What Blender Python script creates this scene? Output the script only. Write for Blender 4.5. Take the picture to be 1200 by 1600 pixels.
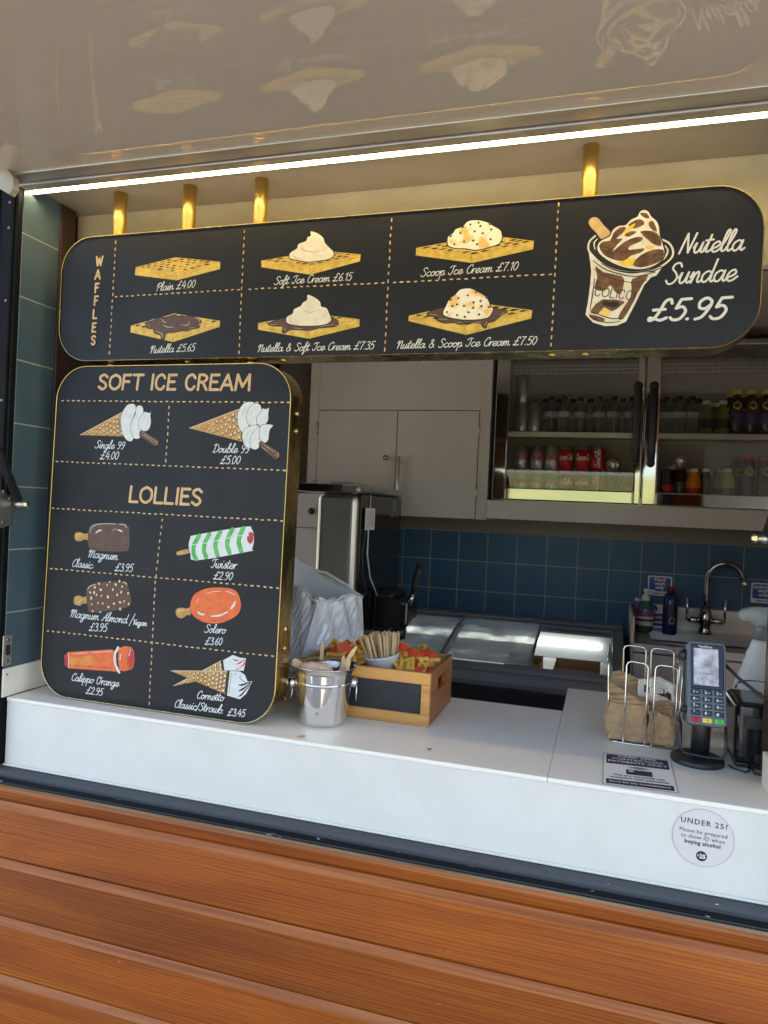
import bpy, bmesh, math, random
from mathutils import Vector, Matrix, Euler
from mathutils import noise as mnoise
from mathutils.geometry import tessellate_polygon
from math import radians as R, sin, cos, pi, tan, sqrt
random.seed(7)
SC = bpy.context.scene
COL = SC.collection
for o in list(bpy.data.objects): bpy.data.objects.remove(o)

# ------------------------------------------------------------------ camera
PITCH, YAW, ROLL, FPX = -4.2208e-03, 2.98589e-01, 4.4817e-02, 1128.177
CAM = Vector((0.0, -1.41814, 1.60))
_f = Vector((-sin(YAW)*cos(PITCH), cos(YAW)*cos(PITCH), sin(PITCH)))
_r0 = Vector((cos(YAW), sin(YAW), 0)); _u0 = _r0.cross(_f)
_r = _r0*cos(ROLL) + _u0*sin(ROLL); _u = _u0*cos(ROLL) - _r0*sin(ROLL)
cam = bpy.data.cameras.new('camera'); camo = bpy.data.objects.new('camera', cam); COL.objects.link(camo)
camo.matrix_world = Matrix(((_r.x,_u.x,-_f.x,CAM.x),(_r.y,_u.y,-_f.y,CAM.y),(_r.z,_u.z,-_f.z,CAM.z),(0,0,0,1)))
cam.sensor_fit = 'VERTICAL'; cam.sensor_height = 32.0; cam.sensor_width = 24.0
cam.lens = FPX/1600*32.0; cam.clip_start = 0.05; cam.clip_end = 2000
SC.camera = camo

# ------------------------------------------------------------------ daylight
SUN_EL, SUN_AZ = R(52), R(20)          # sun stands behind the kiosk, a little to the right
w = bpy.data.worlds.new('World'); SC.world = w; w.use_nodes = True
nt = w.node_tree; bg = nt.nodes['Background']
sky = nt.nodes.new('ShaderNodeTexSky'); sky.sky_type = 'NISHITA'; sky.sun_disc = False
sky.sun_elevation = SUN_EL; sky.sun_rotation = SUN_AZ; sky.air_density = 1.0; sky.dust_density = 3.6; sky.ozone_density = 1.0
nt.links.new(sky.outputs[0], bg.inputs[0]); bg.inputs[1].default_value = 0.15
sl = bpy.data.lights.new('sun', 'SUN'); so = bpy.data.objects.new('sun', sl); COL.objects.link(so)
sl.energy = 5.0; sl.angle = R(0.5); sl.color = (1.0, 0.95, 0.87)
sdir = Vector((sin(SUN_AZ)*cos(SUN_EL), cos(SUN_AZ)*cos(SUN_EL), sin(SUN_EL)))
so.rotation_euler = sdir.to_track_quat('Z', 'Y').to_euler(); so.location = (0, 0, 30)
SC.view_settings.view_transform = 'Standard'; SC.view_settings.look = 'None'
SC.view_settings.exposure = 2.2; SC.view_settings.gamma = 1.0
SC.view_settings.use_curve_mapping = False
SC.cycles.transparent_max_bounces = 32; SC.cycles.max_bounces = 14; SC.cycles.glossy_bounces = 6

# ------------------------------------------------------------------ helpers
def ray(px, py):
    return _r*((px-600)/FPX) + _u*((800-py)/FPX) + _f
def at(px, py, X=None, Y=None, Z=None):
    "measured point of the photograph on a known plane of the place"
    d = ray(px, py)
    t = (X-CAM.x)/d.x if X is not None else (Y-CAM.y)/d.y if Y is not None else (Z-CAM.z)/d.z
    return CAM + d*t
def onplane(px, py, p0, n):
    d = ray(px, py); return CAM + d*((p0-CAM).dot(n)/d.dot(n))

def lin(c):
    return tuple((x/12.92 if x <= .04045 else ((x+.055)/1.055)**2.4) for x in c)
def rgb(r, g, b): return lin((r/255, g/255, b/255))

MATS = {}
def mat(name, c, c2=None, scale=8, rough=.5, metal=0, bump=0, bscale=60, stretch=(1,1,1), coat=0, crough=.05,
        detail=4, lo=.35, hi=.65, spec=.5, emit=0, rvar=0, alpha=None):
    m = bpy.data.materials.new(name); m.use_nodes = True; MATS[name] = m
    n = m.node_tree.nodes; l = m.node_tree.links; p = n['Principled BSDF']
    p.inputs['Base Color'].default_value = (*c, 1); p.inputs['Roughness'].default_value = rough
    p.inputs['Metallic'].default_value = metal; p.inputs['Specular IOR Level'].default_value = spec
    p.inputs['Coat Weight'].default_value = coat; p.inputs['Coat Roughness'].default_value = crough
    if emit:
        p.inputs['Emission Color'].default_value = (*c, 1); p.inputs['Emission Strength'].default_value = emit
    if c2 is not None or bump or rvar:
        tc = n.new('ShaderNodeTexCoord'); mp = n.new('ShaderNodeMapping'); mp.inputs['Scale'].default_value = stretch
        l.new(tc.outputs['Object'], mp.inputs[0])
    if c2 is not None:
        nz = n.new('ShaderNodeTexNoise'); nz.inputs['Scale'].default_value = scale; nz.inputs['Detail'].default_value = detail
        l.new(mp.outputs[0], nz.inputs[0])
        rp = n.new('ShaderNodeValToRGB'); rp.color_ramp.elements[0].position = lo; rp.color_ramp.elements[1].position = hi
        rp.color_ramp.elements[0].color = (*c, 1); rp.color_ramp.elements[1].color = (*c2, 1)
        l.new(nz.outputs[0], rp.inputs[0]); l.new(rp.outputs[0], p.inputs['Base Color'])
    if rvar:
        n3 = n.new('ShaderNodeTexNoise'); n3.inputs['Scale'].default_value = scale*1.7; n3.inputs['Detail'].default_value = 6
        l.new(mp.outputs[0], n3.inputs[0])
        mr = n.new('ShaderNodeMapRange'); mr.inputs[1].default_value = .3; mr.inputs[2].default_value = .7
        mr.inputs[3].default_value = max(.01, rough-rvar); mr.inputs[4].default_value = rough+rvar
        l.new(n3.outputs[0], mr.inputs[0]); l.new(mr.outputs[0], p.inputs['Roughness'])
    if bump:
        n2 = n.new('ShaderNodeTexNoise'); n2.inputs['Scale'].default_value = bscale; n2.inputs['Detail'].default_value = 5
        l.new(mp.outputs[0], n2.inputs[0])
        b = n.new('ShaderNodeBump'); b.inputs['Strength'].default_value = bump; b.inputs['Distance'].default_value = .01
        l.new(n2.outputs[0], b.inputs['Height']); l.new(b.outputs[0], p.inputs['Normal'])
        if coat: l.new(b.outputs[0], p.inputs['Coat Normal'])
    return m
def glass(name, tint=(1,1,1), frost=0.0, ior=1.5, rough=0.02):
    "thin clear sheet: what lies behind shows through, the outside is mirrored by Fresnel"
    m = bpy.data.materials.new(name); m.use_nodes = True; n = m.node_tree.nodes; l = m.node_tree.links
    n.remove(n['Principled BSDF']); out = n['Material Output']
    t = n.new('ShaderNodeBsdfTransparent'); t.inputs[0].default_value = (*tint, 1)
    g = n.new('ShaderNodeBsdfGlossy'); g.inputs['Roughness'].default_value = rough
    lw = n.new('ShaderNodeLayerWeight'); lw.inputs[0].default_value = .5; f0 = ((ior-1)/(ior+1))**2
    pw = n.new('ShaderNodeMath'); pw.operation = 'POWER'; pw.inputs[1].default_value = 5; l.new(lw.outputs['Facing'], pw.inputs[0])
    fr = n.new('ShaderNodeMapRange'); fr.inputs[3].default_value = f0; fr.inputs[4].default_value = 1; l.new(pw.outputs[0], fr.inputs[0])
    mx = n.new('ShaderNodeMixShader'); l.new(fr.outputs[0], mx.inputs[0])
    if frost:
        d = n.new('ShaderNodeBsdfDiffuse'); d.inputs[0].default_value = (.74,.81,.87,1)
        tc = n.new('ShaderNodeTexCoord'); nz = n.new('ShaderNodeTexNoise'); nz.inputs['Scale'].default_value = 9; nz.inputs['Detail'].default_value = 6
        l.new(tc.outputs['Object'], nz.inputs[0])
        mr = n.new('ShaderNodeMapRange'); mr.inputs[1].default_value=.3; mr.inputs[2].default_value=.75; mr.inputs[3].default_value=frost*.5; mr.inputs[4].default_value=frost*1.5
        l.new(nz.outputs[0], mr.inputs[0])
        m2 = n.new('ShaderNodeMixShader'); l.new(mr.outputs[0], m2.inputs[0]); l.new(t.outputs[0], m2.inputs[1]); l.new(d.outputs[0], m2.inputs[2])
        l.new(m2.outputs[0], mx.inputs[1])
    else:
        l.new(t.outputs[0], mx.inputs[1])
    l.new(g.outputs[0], mx.inputs[2]); l.new(mx.outputs[0], out.inputs[0]); MATS[name] = m
    return m

class MB:
    "collects shapes for ONE mesh"
    def __init__(s): s.v = []; s.f = []; s.m = []; s.sm = []; s.mats = []
    def mi(s, m):
        if m not in s.mats: s.mats.append(m)
        return s.mats.index(m)
    def add(s, vs, fs, m, smooth=False):
        o = len(s.v); s.v += [Vector(v) for v in vs]; k = s.mi(m)
        for f in fs: s.f.append([i+o for i in f]); s.m.append(k); s.sm.append(smooth)
        return s
    def bm(s, b, m, smooth=False):
        b.verts.index_update(); vs = [v.co.copy() for v in b.verts]; fs = [[v.index for v in f.verts] for f in b.faces]; b.free()
        return s.add(vs, fs, m, smooth)
    def box(s, x0, x1, y0, y1, z0, z1, m, bev=0, seg=2, M=None, smooth=False):
        b = bmesh.new(); bmesh.ops.create_cube(b, size=1)
        for v in b.verts: v.co = Vector((x0+(v.co.x+.5)*(x1-x0), y0+(v.co.y+.5)*(y1-y0), z0+(v.co.z+.5)*(z1-z0)))
        if bev: bmesh.ops.bevel(b, geom=b.edges[:], offset=bev, segments=seg, profile=.5, affect='EDGES')
        if M is not None: bmesh.ops.transform(b, matrix=M, verts=b.verts[:])
        return s.bm(b, m, smooth)
    def prism(s, pts, ax, a, b_, m, M=None, smooth=False):
        "polygon extruded along axis ax; pts are the two other coordinates in order"
        def P(p, t): return {'x': Vector((t,p[0],p[1])), 'y': Vector((p[0],t,p[1])), 'z': Vector((p[0],p[1],t))}[ax]
        n = len(pts); vs = [P(p,a) for p in pts]+[P(p,b_) for p in pts]
        if M is not None: vs = [M@v for v in vs]
        fs = [list(range(n))[::-1], list(range(n,2*n))]+[[i,(i+1)%n,(i+1)%n+n,i+n] for i in range(n)]
        return s.add(vs, fs, m, smooth)
    def lathe(s, prof, m, c=(0,0,0), n=24, M=None, smooth=True, close=True):
        c = Vector(c); vs = []; fs = []
        for (r, z) in prof:
            for i in range(n):
                a = 2*pi*i/n; vs.append(Vector((r*cos(a), r*sin(a), z)))
        for j in range(len(prof)-1):
            for i in range(n):
                k = (i+1)%n; fs.append([j*n+i, j*n+k, (j+1)*n+k, (j+1)*n+i])
        if close:
            if prof[0][0] > 1e-5: fs.append(list(range(n))[::-1])
            if prof[-1][0] > 1e-5: fs.append([(len(prof)-1)*n+i for i in range(n)])
        if M is not None: vs = [M@v for v in vs]
        return s.add([v+c for v in vs], fs, m, smooth)
    def tube(s, pts, r, m, n=10, closed=False, smooth=True, radii=None):
        pts = [Vector(p) for p in pts]; N = len(pts); vs = []; fs = []
        T = []
        for i in range(N):
            a = pts[i-1] if (i > 0 or closed) else pts[i]; b = pts[(i+1)%N] if (i < N-1 or closed) else pts[i]
            T.append((b-a).normalized())
        up = Vector((0,0,1)) if abs(T[0].z) < .9 else Vector((0,1,0)); q = (up - T[0]*up.dot(T[0])).normalized()
        for i in range(N):
            q = (q - T[i]*q.dot(T[i])).normalized(); w_ = T[i].cross(q); rr = radii[i] if radii else r
            for k in range(n):
                a = 2*pi*k/n; vs.append(pts[i]+(q*cos(a)+w_*sin(a))*rr)
        for i in range(N if closed else N-1):
            j = (i+1)%N
            for k in range(n): fs.append([i*n+k, i*n+(k+1)%n, j*n+(k+1)%n, j*n+k])
        if not closed: fs += [list(range(n))[::-1], [(N-1)*n+k for k in range(n)]]
        return s.add(vs, fs, m, smooth)
    def sphere(s, c, r, m, sc=(1,1,1), u=20, v=12):
        b = bmesh.new(); bmesh.ops.create_uvsphere(b, u_segments=u, v_segments=v, radius=r)
        for k in b.verts: k.co = Vector((k.co.x*sc[0], k.co.y*sc[1], k.co.z*sc[2]))+Vector(c)
        return s.bm(b, m, True)

def wloc(o):
    v = Vector((0,0,0))
    while o is not None: v += o.location; o = o.parent
    return v
def obj(name, mb, parent=None, loc=None):
    "ONE mesh object; the shapes are in world coordinates (or local ones when its thing stands at the origin)"
    me = bpy.data.meshes.new(name); off = wloc(parent) if parent is not None else Vector(loc or (0,0,0))
    me.from_pydata([v-off for v in mb.v], [], mb.f); 
    for m in mb.mats: me.materials.append(m)
    me.polygons.foreach_set('material_index', mb.m); me.polygons.foreach_set('use_smooth', mb.sm); me.update()
    b = bmesh.new(); b.from_mesh(me); bmesh.ops.recalc_face_normals(b, faces=b.faces[:]); b.to_mesh(me); b.free()
    o = bpy.data.objects.new(name, me); COL.objects.link(o)
    if parent is not None: o.parent = parent
    else: o.location = off
    return o
def raw(name, mb, parent=None, loc=None):
    "as obj() but keeps the faces as given (thin painted layers)"
    me = bpy.data.meshes.new(name); off = wloc(parent) if parent is not None else Vector(loc or (0,0,0))
    me.from_pydata([v-off for v in mb.v], [], mb.f)
    for m in mb.mats: me.materials.append(m)
    me.polygons.foreach_set('material_index', mb.m); me.update()
    o = bpy.data.objects.new(name, me); COL.objects.link(o)
    if parent is not None: o.parent = parent
    else: o.location = off
    return o
def tag(o, label=None, cat=None, group=None, kind=None):
    if label: o['label'] = label
    if cat: o['category'] = cat
    if group: o['group'] = group
    if kind: o['kind'] = kind
    return o
def thing(name, loc, label, cat, group=None, kind=None):
    o = bpy.data.objects.new(name, None); COL.objects.link(o); o.location = loc; o.empty_display_size = .05
    return tag(o, label, cat, group, kind)
def dup(root, loc, rot=(0,0,0), label=None, group=None):
    "a copy of a thing with copies of its parts and sub-parts"
    r = root.copy(); COL.objects.link(r); r.location = loc; r.rotation_euler = rot
    if label: r['label'] = label
    if group: r['group'] = group
    for ch in list(root.children):
        c = ch.copy(); COL.objects.link(c); c.parent = r
        for g in list(ch.children):
            d = g.copy(); COL.objects.link(d); d.parent = c
    return r
def screw(mb, p, r, m, ax='y'):
    p = Vector(p); Mx = {'y': Matrix.Rotation(R(90),4,'X'), 'x': Matrix.Rotation(R(90),4,'Y'), 'z': Matrix.Identity(4)}[ax]
    mb.lathe([(r,-.001),(r,.0008),(r*.75,.0018),(0,.0022)], m, p, 12, Mx)

# ------------------------------------------------------------------ smooth curves, strokes and hand lettering
def crom(P, n=6, closed=False):
    P = [Vector((p[0],p[1])) for p in P]; N = len(P)
    if N < 3 and not closed: return P
    out = []
    for i in range(N if closed else N-1):
        p0 = P[i-1] if (i > 0 or closed) else P[i]*2-P[i+1]; p1 = P[i]; p2 = P[(i+1)%N]
        p3 = P[(i+2)%N] if (i+2 < N or closed) else P[i+1]*2-P[i]
        for k in range(n):
            t = k/n
            out.append(.5*((2*p1)+(p2-p0)*t+(2*p0-5*p1+4*p2-p3)*t*t+(3*p1-p0-3*p2+p3)*t**3))
    if not closed: out.append(P[-1])
    return out

class Art:
    """Paint on a flat board: layers of thin paint, each a fraction of a millimetre above the one below.
    Everything is in board coordinates (metres across and up); M maps them to the world."""
    def __init__(s, M): s.M = M; s.mb = MB(); s.k = 0
    def lift(s): s.k += 1; return .0003 + .00002*s.k
    def poly(s, pts, m, smooth=0, d=None):
        pts = crom(pts, smooth, True) if smooth else [Vector((p[0],p[1])) for p in pts]
        d = s.lift() if d is None else d
        tri = tessellate_polygon([[Vector((p.x,p.y,0)) for p in pts]])
        vs = [s.M(p.x, p.y, d) for p in pts]
        e1 = s.M(1,0,0)-s.M(0,0,0); e2 = s.M(0,1,0)-s.M(0,0,0); nn = s.M(0,0,1)-s.M(0,0,0)
        fs = []
        for t in tri:
            a,b,c = [vs[i] for i in t]
            fs.append(list(t) if (b-a).cross(c-a).dot(nn) > 0 else list(t)[::-1])
        s.mb.add(vs, fs, m)
    def stroke(s, pts, w, m, smooth=6, closed=False, taper=0, d=None):
        P = crom(pts, smooth, closed) if smooth else [Vector((p[0],p[1])) for p in pts]
        Q = [P[0]]
        for p in P[1:]:
            if (p-Q[-1]).length > 1e-6: Q.append(p)
        P = Q
        if len(P) < 2: P = [P[0], P[0]+Vector((w*.3,0))]
        N = len(P); L = []; Rr = []; d0 = s.lift() if d is None else d; ds = []
        for i in range(N):
            a = P[i-1] if (i > 0 or closed) else P[i]; b = P[(i+1)%N] if (i < N-1 or closed) else P[i]
            t = (b-a); t = t.normalized() if t.length > 1e-9 else Vector((1,0)); nrm = Vector((-t.y, t.x))
            ww = w*.5*(1-taper*abs(2*i/max(1,N-1)-1))
            L.append(P[i]+nrm*ww); Rr.append(P[i]-nrm*ww); ds.append(d0+.000018*i/N)
        vs = [s.M(p.x,p.y,ds[i]) for i,p in enumerate(L)]+[s.M(p.x,p.y,ds[i]) for i,p in enumerate(Rr)]
        fs = [[N+i, N+(i+1)%N, (i+1)%N, i] for i in range(N if closed else N-1)]
        s.mb.add(vs, fs, m)
        if not closed and taper < .9:      # round brush ends
            for e, i0, i1 in ((P[0],0,1),(P[-1],N-1,N-2)):
                t = (e-P[i1]).normalized(); nrm = Vector((-t.y,t.x)); r = w*.5*(1-taper)
                arc = [e+nrm*r*cos(a)+t*r*sin(a) for a in [pi*k/6 for k in range(7)]]
                s.mb.add([s.M(p.x,p.y,ds[i0]) for p in arc][::-1], [list(range(7))], m)
    def blob(s, c, rx, ry, m, rot=0, n=10, jit=.0):
        c = Vector((c[0],c[1])); pts = []
        for i in range(n):
            a = 2*pi*i/n; k = 1+random.uniform(-jit,jit); x = rx*k*cos(a); y = ry*k*sin(a)
            pts.append(c+Vector((x*cos(rot)-y*sin(rot), x*sin(rot)+y*cos(rot))))
        s.poly(pts, m, 3 if jit else 0)

G = {}
def g(ch, adv, *st): G[ch] = (adv, st)
_bowl = [(.8,.8),(.5,1.0),(.15,.75),(.08,.3),(.3,0),(.6,.22),(.82,.98)]
g('a',1.0,_bowl,[(.82,.98),(.76,.35),(.88,.02),(1.12,.22)])
g('b',.9,[(.0,.25),(.35,1.2),(.5,1.9),(.38,2.1),(.22,1.7),(.12,.6),(.2,.08),(.45,0),(.75,.35),(.7,.8),(.45,.92),(.55,.8),(.95,.8)])
g('c',.8,[(.75,.8),(.5,1.0),(.18,.75),(.1,.35),(.3,.02),(.6,.08),(.95,.35)])
g('d',1.0,[(.8,.8),(.5,1.0),(.15,.75),(.08,.3),(.3,0),(.6,.25),(.8,.9),(.95,2.05)],[(.95,2.05),(.78,.4),(.9,.02),(1.12,.22)])
g('e',.8,[(.05,.3),(.45,.45),(.72,.72),(.55,1.0),(.22,.8),(.1,.35),(.3,0),(.6,.08),(.92,.38)])
g('f',.62,[(.0,.2),(.35,1.0),(.58,1.8),(.48,2.1),(.3,1.8),(.18,.5),(.05,-.7),(.12,-.85),(.3,-.3),(.7,.2)],[(.0,.98),(.6,1.05)])
g('g',1.0,_bowl,[(.82,.98),(.75,0),(.6,-.7),(.3,-.85),(.18,-.6),(.5,-.2),(1.12,.25)])
g('i',.48,[(.0,.3),(.25,1.0)],[(.25,1.0),(.18,.3),(.3,.02),(.58,.25)],[(.36,1.42),(.4,1.5)])
g('l',.5,[(.0,.25),(.35,1.2),(.5,1.9),(.37,2.1),(.22,1.7),(.12,.5),(.25,.02),(.58,.25)])
g('m',1.25,[(.02,.5),(.2,1.0),(.15,0)],[(.15,0),(.3,.7),(.5,1.0),(.6,.8),(.55,0)],[(.55,0),(.7,.7),(.92,1.0),(1.02,.75),(.98,.25),(1.1,.02),(1.35,.22)])
g('n',.9,[(.02,.5),(.2,1.0),(.15,0)],[(.15,0),(.32,.7),(.55,1.0),(.66,.75),(.62,.25),(.74,.02),(1.0,.22)])
g('o',.85,[(.5,1.0),(.18,.8),(.08,.35),(.3,0),(.62,.2),(.72,.65),(.5,1.0),(.6,.78),(.95,.85)])
g('p',.88,[(.02,.5),(.22,1.0),(.1,-.85)],[(.15,.1),(.3,.8),(.58,1.0),(.75,.65),(.6,.12),(.4,.0),(.6,.05),(.98,.25)])
g('r',.65,[(.02,.5),(.2,1.0),(.15,0)],[(.15,0),(.3,.7),(.5,1.0),(.7,.9)])
g('s',.65,[(.0,.1),(.35,.8),(.42,1.08),(.5,.7),(.58,.3),(.38,0),(.15,.12)],[(.5,.06),(.78,.28)])
g('t',.58,[(.0,.3),(.3,1.2),(.36,1.7)],[(.36,1.7),(.2,.4),(.32,.02),(.65,.25)],[(-.02,1.15),(.62,1.22)])
g('u',.95,[(.02,.5),(.2,1.0),(.12,.3),(.3,0),(.55,.25),(.74,1.0)],[(.74,1.0),(.68,.3),(.8,.02),(1.05,.22)])
g('w',1.1,[(.02,.5),(.18,1.0),(.15,.3),(.32,0),(.52,.3),(.6,.95)],[(.6,.95),(.58,.2),(.78,0),(1.0,.4),(.98,1.0),(1.15,.85)])
g('P',.95,[(.4,1.75),(.12,0)],[(.0,1.0),(.12,1.55),(.55,1.9),(.95,1.6),(.8,1.05),(.3,.85)])
g('N',1.15,[(.0,1.2),(.15,1.6),(.32,1.7),(.22,0)],[(.22,0),(.45,1.2),(.75,1.75),(.9,1.4),(.85,.3),(.98,.02),(1.22,.22)])
g('#',1.2,[(.05,0),(.4,1.95)],[(.4,1.95),(.8,.05)],[(.8,.05),(1.15,1.95)])
g('S',1.0,[(1.02,1.55),(.8,1.9),(.42,1.8),(.32,1.4),(.65,1.0),(.85,.55),(.62,.08),(.25,0),(.0,.32)])
g('I',.95,[(.1,1.5),(.5,1.85),(1.05,1.8)],[(.8,1.82),(.68,.6),(.45,.05),(.15,.1),(.05,.42)])
g('C',.95,[(.95,1.45),(.88,1.85),(.5,1.75),(.15,1.1),(.15,.4),(.4,0),(.75,.12),(1.05,.42)])
g('D',1.2,[(.42,1.7),(.25,.1)],[(.0,.15),(.25,0),(.6,0),(1.05,.5),(1.05,1.3),(.7,1.8),(.3,1.8),(.05,1.5)])
g('M',1.5,[(.0,1.2),(.15,1.6),(.32,1.7),(.22,0)],[(.22,0),(.4,1.2),(.65,1.75),(.78,1.4),(.68,0)],[(.68,0),(.85,1.2),(1.1,1.75),(1.24,1.4),(1.2,.3),(1.32,.02),(1.56,.22)])
g('A',1.2,[(.0,.15),(.2,.05),(.75,1.2),(1.0,1.9)],[(1.0,1.9),(.95,.3),(1.08,.02),(1.32,.2)],[(.3,.7),(1.1,.78)])
g('T',.85,[(.05,1.45),(.35,1.85),(1.05,1.8)],[(.68,1.82),(.58,.5),(.32,0),(.05,.25)])
g('V',.9,[(.05,1.6),(.2,1.85),(.3,1.6),(.4,0)],[(.4,0),(.7,1.0),(1.0,1.85)])
g('O',1.15,[(.6,1.85),(.2,1.6),(.1,.7),(.35,0),(.8,.25),(.95,1.1),(.6,1.85),(.72,1.5),(1.15,1.65)])
g('0',.9,[(.42,1.8),(.12,1.3),(.1,.5),(.38,0),(.68,.5),(.72,1.3),(.42,1.8)])
g('1',.6,[(.1,1.4),(.4,1.8)],[(.4,1.8),(.35,0)])
g('2',.9,[(.1,1.4),(.4,1.8),(.72,1.4),(.45,.7),(.05,.02)],[(.05,.02),(.8,.05)])
g('3',.85,[(.12,1.6),(.42,1.8),(.7,1.45),(.35,1.0)],[(.35,1.0),(.75,.75),(.65,.15),(.3,0),(.05,.25)])
g('4',.92,[(.5,1.8),(.05,.6)],[(.05,.6),(.88,.62)],[(.68,1.25),(.6,0)])
g('5',.88,[(.8,1.8),(.28,1.76)],[(.28,1.76),(.18,1.0)],[(.18,1.0),(.5,1.12),(.75,.7),(.6,.1),(.25,0),(.05,.2)])
g('6',.85,[(.65,1.75),(.25,1.2),(.1,.5),(.35,0),(.7,.3),(.6,.85),(.3,.85),(.12,.5)])
g('7',.85,[(.08,1.75),(.8,1.8)],[(.8,1.8),(.45,1.0),(.3,0)])
g('9',.9,[(.72,1.2),(.5,.9),(.2,1.0),(.12,1.5),(.4,1.8),(.72,1.5),(.7,.9),(.5,.2),(.2,0)])
g('£',1.15,[(1.0,1.45),(.85,1.8),(.6,1.6),(.48,.7),(.3,.1),(.1,.0),(.08,.22),(.35,.15),(.7,0),(1.0,.2)],[(.12,.9),(.75,.95)])
g('&',1.15,[(1.0,.1),(.5,1.1),(.3,1.5),(.5,1.85),(.7,1.5),(.3,.9),(.1,.4),(.35,0),(.7,.2),(.95,.8)])
g('/',.55,[(.0,-.2),(.5,1.95)]); g('.',.35,[(.1,.03),(.14,.06)]); g('-',.5,[(.0,.7),(.45,.72)]); g(' ',.7)
BL = {}
def gb(ch, adv, *st): BL[ch] = (adv, st)
_C = [(.95,1.48),(.8,1.78),(.55,1.9),(.2,1.6),(.08,.95),(.2,.3),(.55,0),(.8,.12),(.95,.42)]
gb('S',1.15,[(.9,1.6),(.55,1.9),(.15,1.65),(.2,1.2),(.7,.8),(.85,.35),(.5,0),(.08,.3)])
gb('O',1.45,[(.65,1.9),(.2,1.55),(.08,.95),(.2,.35),(.65,0),(1.1,.35),(1.22,.95),(1.1,1.55),(.65,1.9)])
gb('F',1.1,[(.1,0),(.1,1.9)],[(.1,1.86),(.85,1.88)],[(.1,1.0),(.72,1.0)])
gb('T',1.15,[(.05,1.88),(1.05,1.88)],[(.55,1.88),(.55,0)])
gb('I',.5,[(.2,0),(.2,1.9)]); gb('C',1.25,_C)
gb('E',1.1,[(.1,0),(.1,1.9)],[(.1,1.86),(.85,1.88)],[(.1,1.0),(.72,1.0)],[(.1,.03),(.88,.03)])
gb('R',1.2,[(.1,0),(.1,1.9)],[(.1,1.88),(.6,1.86),(.88,1.45),(.6,1.0),(.1,.98)],[(.5,.98),(.95,0)])
gb('A',1.4,[(.05,0),(.62,1.9)],[(.62,1.9),(1.2,0)],[(.25,.62),(1.0,.62)])
gb('M',1.6,[(.1,0),(.18,1.9)],[(.18,1.9),(.75,.4)],[(.75,.4),(1.32,1.9)],[(1.32,1.9),(1.42,0)])
gb('L',1.05,[(.1,1.9),(.1,.03)],[(.1,.03),(.88,.03)])
gb('W',1.7,[(.02,1.9),(.4,.02)],[(.4,.02),(.8,1.6)],[(.8,1.6),(1.2,.02)],[(1.2,.02),(1.6,1.9)])
gb('U',1.3,[(.1,1.9),(.1,.6),(.35,.05),(.85,.05),(1.1,.6),(1.1,1.9)]); gb(' ',.75)
def lettering(art, text, p0, p1, m, w=.0024, font=G, slant=.22, hr=1.0, track=0):
    "text from p0 to p1 (board coordinates of the baseline's ends)"
    p0 = Vector(p0); p1 = Vector(p1); tot = sum(font[c][0]+track for c in text)-track
    ex = (p1-p0)/tot; ey = Vector((-ex.y, ex.x))*hr; x = 0; k = 0; b0 = art.lift(); art.k += 16
    for c in text:
        adv, st = font[c]
        for q in st:
            art.stroke([p0+ex*(x+a[0]+slant*a[1])+ey*a[1] for a in q], w, m, 0 if (font is BL and len(q) == 2) else 5, d=b0+.00003*(k%9)); k += 1
        x += adv+track
def dashes(art, p0, p1, m, step=.0155, ln=.0080, w=.0030):
    p0 = Vector(p0); p1 = Vector(p1); n = max(2, int((p1-p0).length/step)); t = (p1-p0).normalized()
    for i in range(n):
        c = p0+(p1-p0)*((i+.5)/n)+Vector((random.uniform(-.0006,.0006), random.uniform(-.0006,.0006)))
        a = t.copy(); k = random.uniform(-.12,.12); a = Vector((a.x*cos(k)-a.y*sin(k), a.x*sin(k)+a.y*cos(k))); h = (ln-w)*random.uniform(.4,.6)
        art.stroke([c-a*h, c+a*h], w*random.uniform(.85,1.1), m, 0, d=.00032)
def plaintext(mb, s, M, size, m, d=.0004, align='CENTER', bold=0, sx=1.0, spacing=1.0):
    "small printed lettering as flat mesh; M(x,y,d) maps to the world"
    cu = bpy.data.curves.new('t','FONT'); cu.body = s; cu.size = size; cu.align_x = align; cu.offset = bold; cu.space_character = spacing
    cu.resolution_u = 2
    to = bpy.data.objects.new('t', cu); COL.objects.link(to); dg = bpy.context.evaluated_depsgraph_get(); dg.update()
    me = to.evaluated_get(dg).to_mesh(); vs = [M(v.co.x*sx, v.co.y, d) for v in me.vertices]; fs = [list(p.vertices) for p in me.polygons]
    to.evaluated_get(dg).to_mesh_clear(); bpy.data.objects.remove(to); bpy.data.curves.remove(cu)
    if fs: mb.add(vs, fs, m)
# ------------------------------------------------------------------ materials
M_ = MATS
mat('white_board', rgb(222,220,214), rgb(215,213,206), 11, .4, rvar=.12, bump=.08, bscale=150, lo=.3, hi=.75, detail=8)
mat('worktop_white', rgb(240,235,224), rgb(236,231,219), 2, .32, lo=.2, hi=.8)
mat('white_cab', rgb(188,186,180), rgb(176,174,168), 2, .45)
mat('header_brown', rgb(92,64,40), rgb(78,54,34), 6, .6)
mat('ceiling_tan', rgb(196,186,168), rgb(186,176,158), 3, .6)
mat('cream_paint', rgb(216,206,178), rgb(198,186,156), 6, .45, bump=.05, bscale=50, lo=.3, hi=.7)
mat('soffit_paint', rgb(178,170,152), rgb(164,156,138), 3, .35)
mat('canopy_gloss', rgb(192,180,162), rgb(184,172,154), 1.5, .6, bump=.012, bscale=2.2, coat=1, crough=.012, spec=.0)
mat('aluminium', rgb(205,203,196), rgb(185,182,174), 14, .38, .75, rvar=.1, stretch=(.2,3,3))
mat('frame_black', rgb(16,17,19), rgb(22,23,25), 20, .6, spec=.12)
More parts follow.
